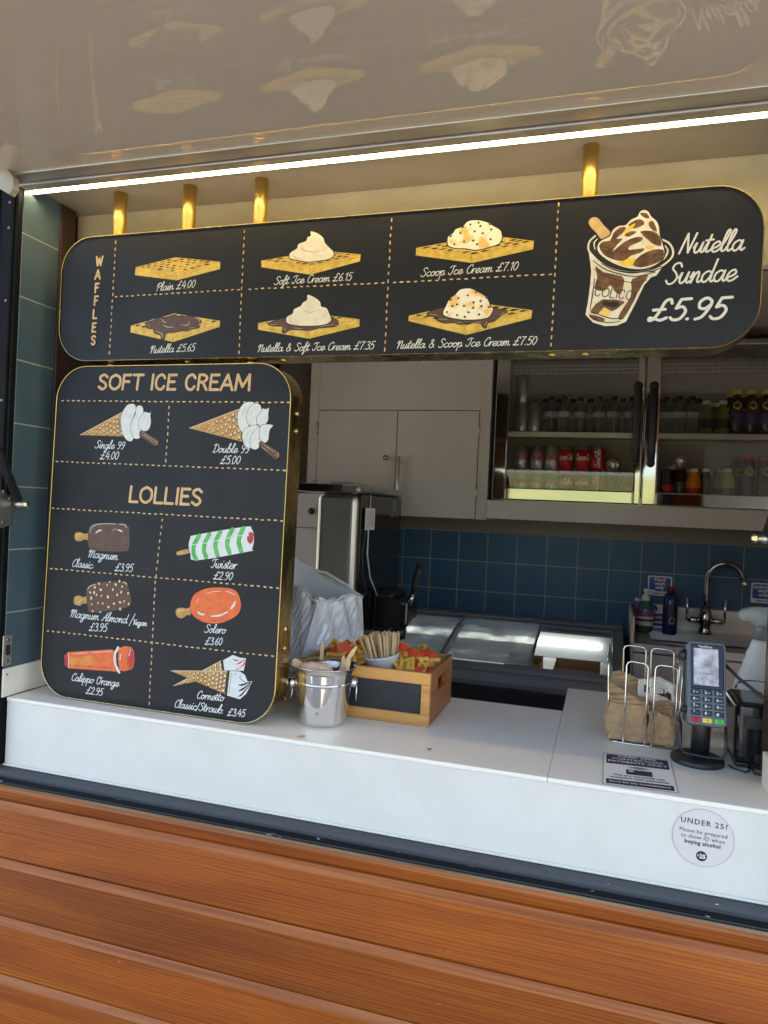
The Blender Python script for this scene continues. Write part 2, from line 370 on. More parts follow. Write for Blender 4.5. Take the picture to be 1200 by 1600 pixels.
mat('frame_navy', rgb(16,20,32), None, 8, .6, spec=.12)
mat('rail_grey', rgb(78,81,84), rgb(206,206,200), 110, .55, lo=.76, hi=.77, detail=2, stretch=(.5,1,1), spec=.12)
mat('weathered', rgb(150,128,100), rgb(112,84,58), 20, .8, stretch=(.15,1,1))
mat('rail_black', rgb(22,24,28), rgb(150,150,148), 120, .5, lo=.71, hi=.73, detail=2, stretch=(.4,1,1), spec=.1)
mat('brown_post', rgb(66,44,34), rgb(48,31,25), 10, .4, stretch=(1,1,.1))
mat('tile_blue', rgb(62,98,126), rgb(52,88,117), 4, .38, spec=.25)
mat('tile_side_lit', rgb(80,99,109), rgb(70,90,102), 4, .2, bump=.015, bscale=12)  # greyer copy of the tile colour, bright grazing reflections painted in
mat('grout', rgb(150,150,140), None, 8, .9)
mat('steel', (.60,.59,.57), (.53,.52,.50), 5, .34, 1, rvar=.06, stretch=(1,1,.15))
mat('steel_dark', (.30,.30,.30), (.24,.24,.24), 5, .3, 1, rvar=.08)
mat('chrome_dark', (.36,.36,.37), None, 5, .08, 1)  # chrome darkened so the tap's dark reflections sit in its colour
mat('chrome', (.72,.72,.72), None, 5, .06, 1)
mat('mirror_steel', (.52,.52,.50), None, 5, .05, 1)
mat('strip_grey', rgb(112,108,100), None, 4, .55)
mat('brass_pole', (.86,.62,.20), (.80,.56,.17), 12, .42, 1, stretch=(1,1,.3))
mat('brass', (.55,.42,.17), (.46,.34,.13), 18, .25, 1, rvar=.1, stretch=(1,1,.3))
mat('board_black', rgb(27,29,35), rgb(31,33,39), 5, .5, spec=.3, rvar=.08)
mat('board_back', rgb(120,84,52), rgb(104,70,44), 8, .7)
mat('black_gloss', (.012,.012,.014), None, 8, .12)
mat('black_satin', (.016,.016,.018), (.024,.024,.026), 8, .4, rvar=.1)
mat('void_black', (.004,.004,.004), None, 8, .9)
mat('grey_plastic', rgb(120,126,132), rgb(108,114,120), 6, .35)
mat('freezer_liner', rgb(182,188,192), None, 6, .4)
mat('cardboard', rgb(158,124,84), rgb(140,108,72), 8, .85, stretch=(1,1,3))
mat('floor_dark', rgb(150,146,140), rgb(132,128,122), 6, .6)
mat('dark_inside', rgb(54,36,30), None, 4, .6)
mat('white_plastic', rgb(225,226,226), None, 4, .3)
mat('paper_white', rgb(232,230,224), None, 4, .6)
mat('print_navy', rgb(38,36,62), None, 4, .5)
mat('print_blue', rgb(36,74,160), None, 4, .45)
mat('sticker_grey', rgb(214,208,206), None, 4, .5)
mat('ink', (.02,.02,.03), None, 4, .5)
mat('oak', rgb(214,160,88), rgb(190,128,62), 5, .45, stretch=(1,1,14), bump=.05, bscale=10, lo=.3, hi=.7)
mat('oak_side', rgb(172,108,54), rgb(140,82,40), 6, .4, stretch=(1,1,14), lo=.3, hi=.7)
mat('stirrer_wood', rgb(218,190,150), rgb(200,168,126), 30, .65)
mat('kraft', rgb(184,152,114), rgb(166,134,98), 22, .85, bump=.25, bscale=90)
mat('led_warm', (1.0,.78,.40), None, emit=11)
mat('tube_white', (1.0,.97,.86), None, emit=.95)
# hand paint
for nm, a, b in (('p_cream',(224,212,184),(232,224,204)),('p_white',(216,218,218),(206,210,208)),('p_tan',(212,176,128),(202,164,114)),
                 ('p_yellow',(222,188,88),(202,164,66)),('p_choc',(92,66,54),(84,58,48)),('p_brown',(120,82,52),(84,54,34)),('p_gold',(246,204,70),(236,190,60)),
                 ('p_ochre',(196,150,84),(178,130,66)),('p_orange',(226,108,50),(218,96,48)),('p_green',(86,192,80),(66,170,66)),('p_red',(196,46,52),(176,36,46)),
                 ('p_rust',(222,140,62),(206,118,50))):
    mat(nm, rgb(*a), rgb(*b), 60, .5, detail=6, lo=.4, hi=.6)
mat('p_black', rgb(22,22,24), None, 8, .5)
mat('p_scoop', rgb(244,234,206), rgb(238,190,104), 42, .5, detail=3, lo=.5, hi=.64)
mat('p_text', rgb(216,213,204), None, 8, .5)


glass('fridge_glass', (.93,.94,.93), ior=1.7); glass('lid_glass', (.85,.89,.90), frost=.66, ior=1.6, rough=.08); glass('clear_plastic', (.90,.92,.92), ior=1.5, rough=.08)
mat('fridge_liner', rgb(156,152,144), None, 4, .5); mat('cap_red', rgb(120,32,34), None, 4, .4); mat('label_clear', rgb(150,160,165), None, 4, .4); mat('b_soap', rgb(40,92,84), None, 4, .12); mat('label_purple', rgb(130,72,140), None, 4, .4); mat('label_dark', rgb(22,34,60), None, 4, .4); mat('b_detergent', rgb(28,50,92), None, 4, .12)

mat('chalkboard', rgb(40,42,46), rgb(52,54,58), 14, .7, lo=.5, hi=.8)
mat('sachet_yellow', rgb(240,192,84), rgb(228,176,70), 30, .45); mat('sachet_red', rgb(218,78,44), None, 4, .45); mat('sachet_mix', rgb(216,100,40), rgb(240,190,90), 90, .5)
mat('napkin_pink', rgb(226,196,176), rgb(212,178,158), 20, .9, bump=.3, bscale=60); mat('wrap_purple', rgb(120,50,92), rgb(222,206,200), 40, .5)
mat('steel_bucket', (.84,.82,.78), (.76,.74,.70), 12, .06, 1, rvar=.04, bump=.30, bscale=9, stretch=(1,1,.10))
mat('bag_plastic', rgb(248,248,247), rgb(242,242,241), 8, .22, bump=.35, bscale=30, stretch=(1,1,.6), coat=.8, crough=.12)
mat('terminal_grey', rgb(92,100,108), None, 4, .4); mat('key_dark', rgb(34,40,48), None, 4, .4); mat('key_yellow', rgb(226,206,70), None, 4, .4); mat('key_green', rgb(90,190,80), None, 4, .4)
mat('screen_glass', (.01,.01,.012), None, 4, .06); mat('screen_reflect', (.62,.61,.66), rgb(110,108,118), 45, .1, emit=.04)  # display grey has blotches painted in for reflected branches
mat('bag_white', rgb(226,220,208), rgb(206,196,180), 30, .35, bump=.2, bscale=40); mat('label_brown', rgb(62,38,34), None, 4, .4)
mat('spray_white', rgb(222,224,220), None, 4, .35); mat('grey_light', rgb(168,172,174), None, 4, .35); mat('label_violet', rgb(80,50,140), None, 4, .4)
mat('laminate_edge', rgb(190,188,186), None, 4, .25); mat('sticker_edge', rgb(160,140,120), None, 4, .5)
mat('sachet_ink', rgb(120,60,30), None, 4, .5)

def wood_material():
    m = bpy.data.materials.new('clad_wood'); m.use_nodes = True; n = m.node_tree.nodes; l = m.node_tree.links; p = n['Principled BSDF']
    tc = n.new('ShaderNodeTexCoord')
    def noise(scale, st, det=5, dist=0):
        mp = n.new('ShaderNodeMapping'); mp.inputs['Scale'].default_value = st; l.new(tc.outputs['Object'], mp.inputs[0])
        z = n.new('ShaderNodeTexNoise'); z.inputs['Scale'].default_value = scale; z.inputs['Detail'].default_value = det; z.inputs['Distortion'].default_value = dist
        l.new(mp.outputs[0], z.inputs[0]); return z
    a = noise(2.2, (.7,1,5), 5, .6)            # broad tone
    # growth rings: fine lines that wander slowly along the board
    mp = n.new('ShaderNodeMapping'); mp.inputs['Scale'].default_value = (.05,1,1); l.new(tc.outputs['Object'], mp.inputs[0])
    sx = n.new('ShaderNodeSeparateXYZ'); l.new(tc.outputs['Object'], sx.inputs[0])
    m1_ = n.new('ShaderNodeMath'); m1_.operation = 'MULTIPLY_ADD'; m1_.inputs[1].default_value = -1/.1375; m1_.inputs[2].default_value = .863/.1375; l.new(sx.outputs[2], m1_.inputs[0])
    fl_ = n.new('ShaderNodeMath'); fl_.operation = 'FLOOR'; l.new(m1_.outputs[0], fl_.inputs[0])
    wn = n.new('ShaderNodeTexWhiteNoise'); wn.noise_dimensions = '1D'; l.new(fl_.outputs[0], wn.inputs['W'])
    sc_ = n.new('ShaderNodeVectorMath'); sc_.operation = 'SCALE'; sc_.inputs['Scale'].default_value = 7; l.new(wn.outputs['Color'], sc_.inputs[0])
    ad_ = n.new('ShaderNodeVectorMath'); ad_.operation = 'ADD'; l.new(mp.outputs[0], ad_.inputs[0]); l.new(sc_.outputs[0], ad_.inputs[1])
    wv = n.new('ShaderNodeTexWave'); wv.wave_type = 'BANDS'; wv.bands_direction = 'Z'; wv.inputs['Scale'].default_value = 46
    wv.inputs['Distortion'].default_value = 9; wv.inputs['Detail'].default_value = 3; wv.inputs['Detail Scale'].default_value = .9; wv.inputs['Detail Roughness'].default_value = .55
    l.new(ad_.outputs[0], wv.inputs[0])
    f = noise(60, (.03,1,5), 4)                # fibres
    r1 = n.new('ShaderNodeValToRGB'); e = r1.color_ramp.elements
    e[0].position = .28; e[0].color = (*rgb(142,66,12),1); e[1].position = .72; e[1].color = (*rgb(190,102,24),1); l.new(a.outputs[0], r1.inputs[0])
    mx = n.new('ShaderNodeMix'); mx.data_type = 'RGBA'; mx.blend_type = 'MULTIPLY'
    r2 = n.new('ShaderNodeValToRGB'); r2.color_ramp.elements[0].color = (.60,.54,.46,1); r2.color_ramp.elements[1].color = (1,1,1,1); r2.color_ramp.elements[0].position=.05; r2.color_ramp.elements[1].position=.6
    l.new(wv.outputs[0], r2.inputs[0]); mx.inputs[0].default_value = .62; l.new(r1.outputs[0], mx.inputs[6]); l.new(r2.outputs[0], mx.inputs[7])
    m2 = n.new('ShaderNodeMix'); m2.data_type = 'RGBA'; m2.blend_type = 'MULTIPLY'; m2.inputs[0].default_value = .5
    r3 = n.new('ShaderNodeValToRGB'); r3.color_ramp.elements[0].color = (.55,.5,.45,1); r3.color_ramp.elements[0].position=.3; r3.color_ramp.elements[1].position = .6
    l.new(f.outputs[0], r3.inputs[0]); l.new(mx.outputs[2], m2.inputs[6]); l.new(r3.outputs[0], m2.inputs[7])
    # chips and scratches
    sc = noise(46, (.3,1,1.3), 2); rs = n.new('ShaderNodeValToRGB'); rs.color_ramp.elements[0].position = .765; rs.color_ramp.elements[1].position = .79
    l.new(sc.outputs[0], rs.inputs[0]); m3 = n.new('ShaderNodeMix'); m3.data_type = 'RGBA'; m3.inputs[7].default_value = (*rgb(214,160,110),1)
    bt_ = n.new('ShaderNodeMapRange'); bt_.inputs[3].default_value = .78; bt_.inputs[4].default_value = 1.22; l.new(wn.outputs['Value'], bt_.inputs[0])
    vm = n.new('ShaderNodeVectorMath'); vm.operation = 'SCALE'; l.new(m2.outputs[2], vm.inputs[0]); l.new(bt_.outputs[0], vm.inputs['Scale'])
    l.new(rs.outputs[0], m3.inputs[0]); l.new(vm.outputs[0], m3.inputs[6]); l.new(m3.outputs[2], p.inputs['Base Color'])
    p.inputs['Roughness'].default_value = .42; p.inputs['Coat Weight'].default_value = .8; p.inputs['Coat Roughness'].default_value = .24; p.inputs['Specular IOR Level'].default_value = .2
    b = n.new('ShaderNodeBump'); b.inputs['Strength'].default_value = .10; b.inputs['Distance'].default_value = .001
    l.new(wv.outputs[0], b.inputs['Height']); l.new(b.outputs[0], p.inputs['Normal'])
    MATS['clad_wood'] = m; return m
wood_material()
mat('clad_edge_highlight', rgb(184,112,62), rgb(150,82,38), 40, .5, stretch=(.06,1,3), coat=.12, crough=.3, spec=.3, lo=.35, hi=.65, bump=.1, bscale=60)  # lighter wood tone that paints the sky's highlight onto the board shoulders

# ------------------------------------------------------------------ the ground outside
def grass_mat():
    m = mat('meadow', rgb(72,84,36), rgb(112,104,56), .22, .9, detail=8, lo=.35, hi=.7)
    return m
grass_mat()
mat('paving', rgb(134,130,124), rgb(120,116,110), 3, .85, bump=.2, bscale=30)
def hill(x, y):
    d = max(0.0, -y-11); return -.02 + .5*(1-cos(min(pi, d/14*pi))) *.9 + max(0, d-6)*.085
gm = MB(); xs = [-900,-300,-120,-60,-40,-30,-22,-16,-11,-7,-4,-2,0,2,4,7,11,16,22,30,40,60,120,300,900]
ys = [900,300,80,30,12,5,0,-3,-5,-7,-9,-11,-13,-15,-18,-22,-27,-34,-44,-60,-90,-160,-400,-900]
for y in ys:
    for x in xs:
        z = hill(x, y)
        if y < -90: z = hill(x,-90)+(-90-y)*.01
        gm.v.append(Vector((x,y,z+ (random.uniform(-.06,.06) if y < -10 else 0))))
k = gm.mi(M_['meadow'])
for j in range(len(ys)-1):
    for i in range(len(xs)-1):
        a = j*len(xs)+i; gm.f.append([a,a+1,a+len(xs)+1,a+len(xs)]); gm.m.append(k); gm.sm.append(True)
tag(obj('grass_ground', gm), kind='structure')
pv = MB(); pv.box(-14,14,-8.5,8,-.015,.0,M_['paving']); tag(obj('pavement', pv), kind='structure')

# ------------------------------------------------------------------ the kiosk
CT = 1.10                      # counter height
LX, RX = -1.381, .303          # the two sides of the hatch
YB = 2.30                      # tiled back wall
kiosk = thing('kiosk', (-.5, 1.0, 0), 'wooden refreshment kiosk with orange brown cladding under its open serving hatch', 'kiosk')
# cladding: horizontal boards with a round bead along each top edge
CLAD_EDGE = []
def clad_profile(tops, bottom):
    pts = []; CLAD_EDGE.clear()
    for i, t in enumerate(tops):
        nb = tops[i+1] if i+1 < len(tops) else bottom
        pts += [(-.0240, t+.002), (-.0290, t)]                # rounded shoulder of each board, sky highlight painted in as lighter colour
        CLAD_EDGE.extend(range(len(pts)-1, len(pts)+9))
        pts += [(-.0290-.0095*(k/8)**1.15, t-.0005-.0115*(k/8)) for k in range(1, 9)]
        pts += [(-.0388, t-.0135), (-.0382, t-.0165), (-.0385, nb+.0120), (-.0372, nb+.0098), (-.0290, nb+.0030)]
    return pts
tops = [.862-.1375*i for i in range(7)]
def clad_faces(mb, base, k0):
    e = mb.mi(M_['clad_edge_highlight'])
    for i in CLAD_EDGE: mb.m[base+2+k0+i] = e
prof = [(.02,.905),(-.030,.905),(-.0365,.900),(-.038,.890),(-.0355,.878),(-.0345,.872),(-.026,.868)]+clad_profile(tops, .02)+[(.02,.02)]
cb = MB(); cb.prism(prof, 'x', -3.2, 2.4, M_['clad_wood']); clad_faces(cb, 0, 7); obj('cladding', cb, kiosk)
for (xa, xb) in ((-3.2,-1.475),(.42,2.4)):
    prof2 = [(.02,2.55)]+[(-.030,2.55),(-.0345,2.54)]+clad_profile([2.5-.1375*i for i in range(12)], .93)+[(.02,.93)]
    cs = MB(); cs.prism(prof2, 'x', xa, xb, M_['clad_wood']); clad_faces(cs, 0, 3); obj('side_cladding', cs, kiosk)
# black sill rail under the counter front
rl = MB()
rl.prism([(-.004,.9335),(-.022,.9335),(-.026,.931),(-.030,.926),(-.030,.9215),(-.040,.9205),(-.043,.917),(-.043,.9085),(-.0385,.9065),(-.004,.9065)], 'x', -1.46, .46, M_['rail_grey'])
rail = obj('sill_rail', rl, kiosk)
r2 = MB(); r2.prism([(-.0306,.9206),(-.0405,.9214),(-.0440,.9172),(-.0440,.9095),(-.0306,.9095)], 'x', -1.46, .46, M_['rail_black']); r2.box(-1.46,.46,-.0452,-.0441,.9128,.9142,M_['rail_grey']); obj('rail_strip', r2, rail)
we = MB(); we.box(-3.2,2.4,-.0378,-.0300,.8995,.9054,M_['weathered'],.0015); obj('weathered_edge', we, kiosk)
# shell
sh = MB()
sh.box(-1.9,1.35, YB+.012, YB+.1, 0,2.62, M_['grout'])
sh.box(-1.9,-1.80, 1.75, YB+.01, 0,2.62, M_['dark_inside']); sh.box(-1.9,-1.80, .23, .70, 0,2.62, M_['white_cab']); sh.box(1.25,1.35, 1.0, YB+.01, 0,2.62, M_['white_cab'])  # unseen side walls, openings left in them to let daylight inside
obj('inner_wall', sh, kiosk)
rf = MB(); rf.box(-3.2,2.6,-.06,2.8,2.62,2.74,M_['frame_black']); obj('roof', rf, kiosk)  # unseen roof, right overhang widened to keep sun out of the side opening
fl = MB(); fl.box(-1.9,1.35,.1,YB+.1,.001,.05,M_['floor_dark']); obj('floor', fl, kiosk)
cl = MB(); cl.box(-1.79,1.24,.232,YB+.009,2.46,2.5,M_['ceiling_tan']); obj('inner_ceiling', cl, kiosk)
# header board and soffit over the hatch
hd = MB(); hd.box(-1.402,.60,.200,.230,2.128,2.46,M_['cream_paint'],.002); obj('header_board', hd, kiosk)
hb = MB(); hb.box(-1.79,1.24,.2302,.242,2.128,2.459,M_['header_brown'],.001); obj('header_back', hb, kiosk)
for xa, xb in ((.605,1.24),(-1.79,-1.445)): il = MB(); il.box(xa,xb,.2005,.2295,.05,2.127,M_['white_cab']); obj('front_lining', il, kiosk)  # unseen panels, added to keep orange cladding out of the fridge reflections
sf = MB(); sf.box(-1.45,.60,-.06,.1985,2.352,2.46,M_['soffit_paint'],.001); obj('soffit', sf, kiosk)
# jambs
jb = MB()
jb.box(-1.432,-1.392,-.030,.02,.936,2.33,M_['frame_black'],.003)
jb.box(-1.3915,-1.3835,-.024,.10,.936,2.345,M_['frame_black'],.002)
jm = obj('left_jamb', jb, kiosk); jm.name = 'jamb'
for z in (2.296,2.235,2.06,1.82,1.60,1.415,1.30): sc_ = MB(); screw(sc_, (-1.402,-.0305,z), .0035, M_['steel_dark']); obj('screw', sc_, jm)
nv = MB(); nv.box(-1.447,-1.4325,-.036,.02,.936,2.33,M_['frame_navy'],.003); nv.box(-1.4745,-1.4475,-.028,.02,.936,2.6,M_['frame_black'],.003); obj('frame_strip', nv, kiosk)
# tiled reveal on the left
tl = MB(); z = 1.308
for k in range(-1,7):
    z0 = 1.308+.154*k; z1 = z0+.1508
    z0c = max(z0, 1.172); z1c = min(z1, 2.351)
    tl.box(-1.389,LX,-.0095,.1125,z0c,z1c,M_['tile_side_lit'],.0012)
tl.box(-1.3915,-1.3818,-.0085,.111,1.172,2.351,M_['grout'])
obj('reveal_tiles', tl, kiosk)
bp = MB(); bp.box(-1.42,-1.377,.1135,.166,1.172,2.351,M_['brown_post'],.003); bp.box(-1.44,-1.405,.1665,.199,1.10,2.351,M_['void_black']); obj('corner_post', bp, kiosk)  # black box behind the post paints the shade of the open gap
pt_ = MB(); pt_.box(-1.46,-1.442,.2305,1.05,.06,2.459,M_['dark_inside']); obj('light_blocker', pt_, kiosk)  # unseen dark panel, added to block daylight leaking past the boards
sk = MB(); sk.box(-1.391,-1.3795,-.012,.30,1.1005,1.1705,M_['worktop_white'],.002); screw(sk,(-1.3795,0,1.155),.0022,M_['ink'],'x'); obj('skirting', sk, kiosk)
# right side of the hatch
rj = MB(); rj.box(.318,.35,.135,.199,1.10,2.351,M_['brown_post'],.003); obj('corner_post', rj, kiosk)
rk = MB(); rk.box(.3085,.345,.02,.134,1.1005,1.166,M_['worktop_white'],.002); obj('upstand', rk, kiosk)
rw = MB(); rw.box(.352,.42,-.030,.199,.936,2.351,M_['frame_black'],.003); obj('jamb', rw, kiosk)
# tiled back wall
bt = MB(); x0 = at(953,842,Y=YB).x; 
for i in range(-18, 9):
    for j in range(0, 10):
        xa = x0+.15*i; za = 1.503-.1525*(j+1)
        if za < .55 or xa < -1.79 or xa+.15 > 1.24: continue
        bt.box(xa+.0020, xa+.1480, YB-.001, YB+.012, za+.0020, za+.1505, M_['tile_blue'], .001, 1)
obj('back_wall_tiles', bt, kiosk)
grt = MB(); grt.box(-1.79,1.24,YB-.0003,YB+.0115,.55,1.505,M_['grout']); obj('tile_grout', grt, kiosk)
st = MB(); st.box(-1.79,1.24,YB-.014,YB+.011,1.506,1.575,M_['strip_grey'],.001); obj('wall_strip', st, kiosk)

# ------------------------------------------------------------------ canopy, light, struts
TA = tan(R(4.53))
def cz(y): return 2.3294+TA*y
can = thing('hatch_canopy', (-.5,-.115,cz(-.115)), 'raised glossy beige hatch flap forming a canopy over the counter', 'hatch')
cp = MB(); ys_ = (-.115,-1.45); cp.prism([(ys_[0],cz(ys_[0])),(ys_[1],cz(ys_[1])),(ys_[1],cz(ys_[1])+.035),(ys_[0],cz(ys_[0])+.035)], 'x', -1.335,.46, M_['canopy_gloss']); obj('panel', cp, can)
ed = MB(); y = ys_[1]; ed.prism([(y-.001,cz(y)-.012),(y-.03,cz(y)-.014),(y-.03,cz(y)+.05),(y-.001,cz(y)+.05)], 'x', -1.345,.47, M_['aluminium']); obj('edge_trim', ed, can)
hs = MB(); hs.box(-1.36,.46,-.1145,-.075,2.3165,2.345,M_['aluminium'],.002); hs.box(-1.36,.46,-.0745,-.052,2.3265,2.35,M_['steel_dark'],.001); hs.box(-1.36,.46,-.0515,-.022,2.322,2.351,M_['aluminium'],.003)
for x in (-.05,.0,.27,.29): screw(hs,(x,-.0635,2.3265),.004,M_['steel_dark'],'z')
obj('hinge_rail', hs, can)
bk = MB(); bk.prism([(-1.355,2.292),(-1.300,2.262),(-1.288,2.275),(-1.290,2.298),(-1.318,2.330),(-1.345,2.345),(-1.42,2.345),(-1.42,2.30)], 'y', -.135,-.1185, M_['soffit_paint']); obj('corner_bracket', bk, can)
led = thing('strip_light', (-.5,.005,2.333), 'long lit warm LED strip light along the front of the soffit', 'strip light')
lh = MB(); lh.box(-1.392,.45,-.014,.022,2.3365,2.3515,M_['aluminium'],.001); lh.box(-1.392,.45,.0165,.0205,2.3325,2.3363,M_['aluminium'],.0005); lh.box(-1.3955,-1.3922,-.014,.0235,2.331,2.3515,M_['white_plastic']); obj('housing', lh, led)
ld = MB(); ld.box(-1.3915,.4495,.0050,.0135,2.3340,2.3363,M_['led_warm'],.002); obj('diffuser', ld, led)
def strut(label, ball, top, x_plate, left=True):
    ball = Vector(ball); top = Vector(top); t = thing('gas_strut', ball, label, 'gas strut')
    d = (top-ball).normalized()
    a = MB(); a.tube([ball+d*.012, ball+d*.34], .0105, M_['black_satin'], 14); obj('cylinder', a, t)
    a = MB(); a.tube([ball+d*.345, top], .005, M_['chrome'], 10); obj('rod', a, t)
    s = 1 if left else -1
    a = MB(); a.sphere(ball, .010, M_['steel'], (1,1,1)); a.tube([ball-Vector((.012*s,0,0)), ball+Vector((.016*s,0,0))], .0065, M_['steel'], 12)
    a.lathe([(0.0085,0),(.0085,.006),(.006,.010),(0,.0105)], M_['chrome'], ball+Vector((.016*s,0,0)), 6, Matrix.Rotation(R(90)*s,4,'Y'), smooth=False); obj('ball_joint', a, t)
    p = MB(); xa, xb = x_plate
    p.prism([(-.045,-.05),(-.002,-.038),(.004,-.01),(.004,.012),(-.008,.03),(-.045,.05)], 'x', xa, xb, M_['steel'], Matrix.Translation((0,ball.y-.002,ball.z-.012)))
    for dy, dz in ((-.032,.028),(-.030,-.045),(-.012,.012)): screw(p,(xb if left else xa,ball.y+dy,ball.z+dz),.005,M_['steel_dark'],'x')
    obj('bracket', p, t); return t
strut('black gas strut with silver ball joint on the left jamb', (-1.362,-.002,1.572), (-1.362,-.40,2.255), (-1.3832,-1.3795))
b_ = at(1194,842,X=.295); strut('gas strut with chrome ball end at the right edge of the hatch', (.298,b_.y,b_.z), (.40,b_.y-.42,2.255), (.346,.350), False)
lt = thing('latch_plate', (-1.38,-.02,1.19), 'small silver latch plate low on the left reveal', 'latch')
a = MB(); a.box(-1.3805,-1.3775,-.018,.010,1.178,1.252,M_['aluminium'],.001)
for z in (1.190,1.241): screw(a,(-1.3775,-.004,z),.005,M_['steel_dark'],'x')
pl = obj('plate', a, lt); a = MB(); a.box(-1.3779,-1.3765,-.010,.004,1.203,1.228,M_['ink'],.0006); obj('slot', a, lt)

# ------------------------------------------------------------------ counter
ctr = thing('counter', (-.5,.38,0), 'long white laminate serving counter in the hatch', 'counter')
wt = MB()
wt.box(-1.379,-.0856,.0,.506,CT-.010,CT,M_['worktop_white'],.0025); wt.box(-1.379,-.455,.5062,.765,CT-.010,CT,M_['worktop_white'],.001)
wt.box(-.0853,.60,.0,.77,CT-.010,CT,M_['worktop_white'],.0025)
obj('worktop', wt, ctr)
fp = MB(); fp.box(-1.379,.352,.003,.03,.9342,CT-.0102,M_['white_board'],.001); obj('front_panel', fp, ctr)
rn = MB(); rn.box(-1.379,.352,-.003,.0028,.9342,.9385,M_['worktop_white'],.001); obj('sealant_bead', rn, ctr)
bx = MB(); bx.box(-1.37,.58,.04,.74,.06,.60,M_['void_black']); bx.box(-1.37,-.46,.04,.74,.602,CT-.011,M_['white_cab']); bx.box(-.0835,.58,.04,.76,.602,CT-.011,M_['white_cab']); obj('carcass', bx, ctr)  # near-black lower box paints the darkness seen through the worktop notch

# ------------------------------------------------------------------ the two painted menu boards
def rrect(x0,x1,y0,y1,r,n=10):
    P = []
    for cx,cy,a0 in ((x1-r,y1-r,0),(x0+r,y1-r,90),(x0+r,y0+r,180),(x1-r,y0+r,270)):
        for i in range(n+1):
            a = R(a0+90*i/n); P.append((cx+r*cos(a), cy+r*sin(a)))
    return P
def board(root, M, x0,x1,y0,y1,r,dep, rivets):
    # painted face (M(x,y,d): d = towards the viewer)
    o = rrect(x0,x1,y0,y1,r); n = len(o)
    a = MB(); inn = rrect(x0+.0022,x1-.0022,y0+.0022,y1-.0022,r-.0022)
    vs = [M(p[0],p[1],0) for p in inn]+[M(p[0],p[1],-.012) for p in inn]
    a.add(vs, [list(range(n)), list(range(n,2*n))[::-1]]+[[i,(i+1)%n,(i+1)%n+n,i+n] for i in range(n)], M_['board_black'])
    obj('panel', a, root)
    # brass band with a thin proud lip
    a = MB(); ring = [(rrect(x0+.002,x1-.002,y0+.002,y1-.002,r-.002),-.001),(rrect(x0+.002,x1-.002,y0+.002,y1-.002,r-.002),.0030),(rrect(x0+.0006,x1-.0006,y0+.0006,y1-.0006,r-.0006),.0036),(o,.0030),(o,-dep)]
    vs = []; fs = []
    for P, d in ring: vs += [M(p[0],p[1],d) for p in P]
    for j in range(len(ring)-1):
        for i in range(n): k = (i+1)%n; fs.append([j*n+i,j*n+k,(j+1)*n+k,(j+1)*n+i])
    a.add(vs, fs, M_['brass'], False); fr = obj('brass_band', a, root)
    a = MB(); P = rrect(x0+.001,x1-.001,y0+.001,y1-.001,r-.001)
    vs = [M(p[0],p[1],-dep) for p in P]+[M(p[0],p[1],-dep+.006) for p in P]
    a.add(vs, [list(range(n)), list(range(n,2*n))[::-1]]+[[i,(i+1)%n,(i+1)%n+n,i+n] for i in range(n)], M_['board_back']); obj('back_panel', a, root)
    for (x,y,nx,ny,d) in rivets:
        a = MB(); c = M(x,y,d); nrm = (M(x+nx,y+ny,d)-c).normalized()
        q = nrm.to_track_quat('Z','Y').to_matrix().to_4x4()
        a.lathe([(.0075,-.001),(.0075,.001),(.0062,.0035),(.003,.0048),(0,.005)], M_['brass'], c, 14, q)
        obj('rivet', a, fr)

YT = .0604
def MT(x,y,d): return Vector((x, YT-d, y))
top = thing('menu_board', (-.53,YT+.03,1.93), 'wide black hand painted waffle menu board hung on brass poles', 'menu board')
TX0,TX1,TZ0,TZ1 = -1.322,.256,1.9295,2.236
board(top, MT, TX0,TX1,TZ0,TZ1,.085,.065, [(x,TZ0,0,-1,-.028) for x in (-.97,-.72,-.12,-.055)])
for px,py in ((189,309),(297,298),(409,288),(924,235)):
    x = at(px,py,Y=.095).x; a = MB(); a.tube([(x,.095,TZ1-.002),(x,.095,2.3515)], .0165, M_['brass_pole'], 20); a.lathe([(.0165,0),(.021,.001),(.021,.004),(.0168,.005)], M_['brass_pole'], (x,.095,TZ1), 20); obj('pole', a, top)
# lower board stands on the counter, leaning back a little
LY0, LY1 = .050, .068
lt_ = Vector((0,LY1-LY0,.82)).normalized(); ln_ = Vector((0,-lt_.z,lt_.y)); LP = Vector((0,LY0,1.1025))
def ML(x,y,d): return LP + Vector((x,0,0)) + lt_*y + ln_*d
low = thing('menu_board', (-1.01,.08,1.1005), 'tall black hand painted ice cream menu board standing on the counter', 'menu board')
def lpt(px,py):
    q = onplane(px,py,LP,ln_); return (q.x, (q-LP).dot(lt_))
LX0, LX1 = lpt(78,820)[0], lpt(443,850)[0]; LT = lpt(250,570)[1]
LX0 = (lpt(89,640)[0]+lpt(66,1010)[0])/2; LX1 = (lpt(457,650)[0]+lpt(429,1070)[0])/2
board(low, ML, LX0,LX1,.0,LT,.085,.064, [(LX1,LT-.11,1,0,-.035),(LX1,LT-.150,1,0,-.035),(LX1,.215,1,0,-.035),(LX1,.172,1,0,-.035)])
for px,py in ((172,566),(391,563)):
    x = at(px,py,Y=.085).x; a = MB(); zb = 1.1025+LT*lt_.z-.001; a.tube([(x,.092,zb),(x,.092,TZ0-.0002)], .0125, M_['brass'], 16); obj('pole_stub', a, low)

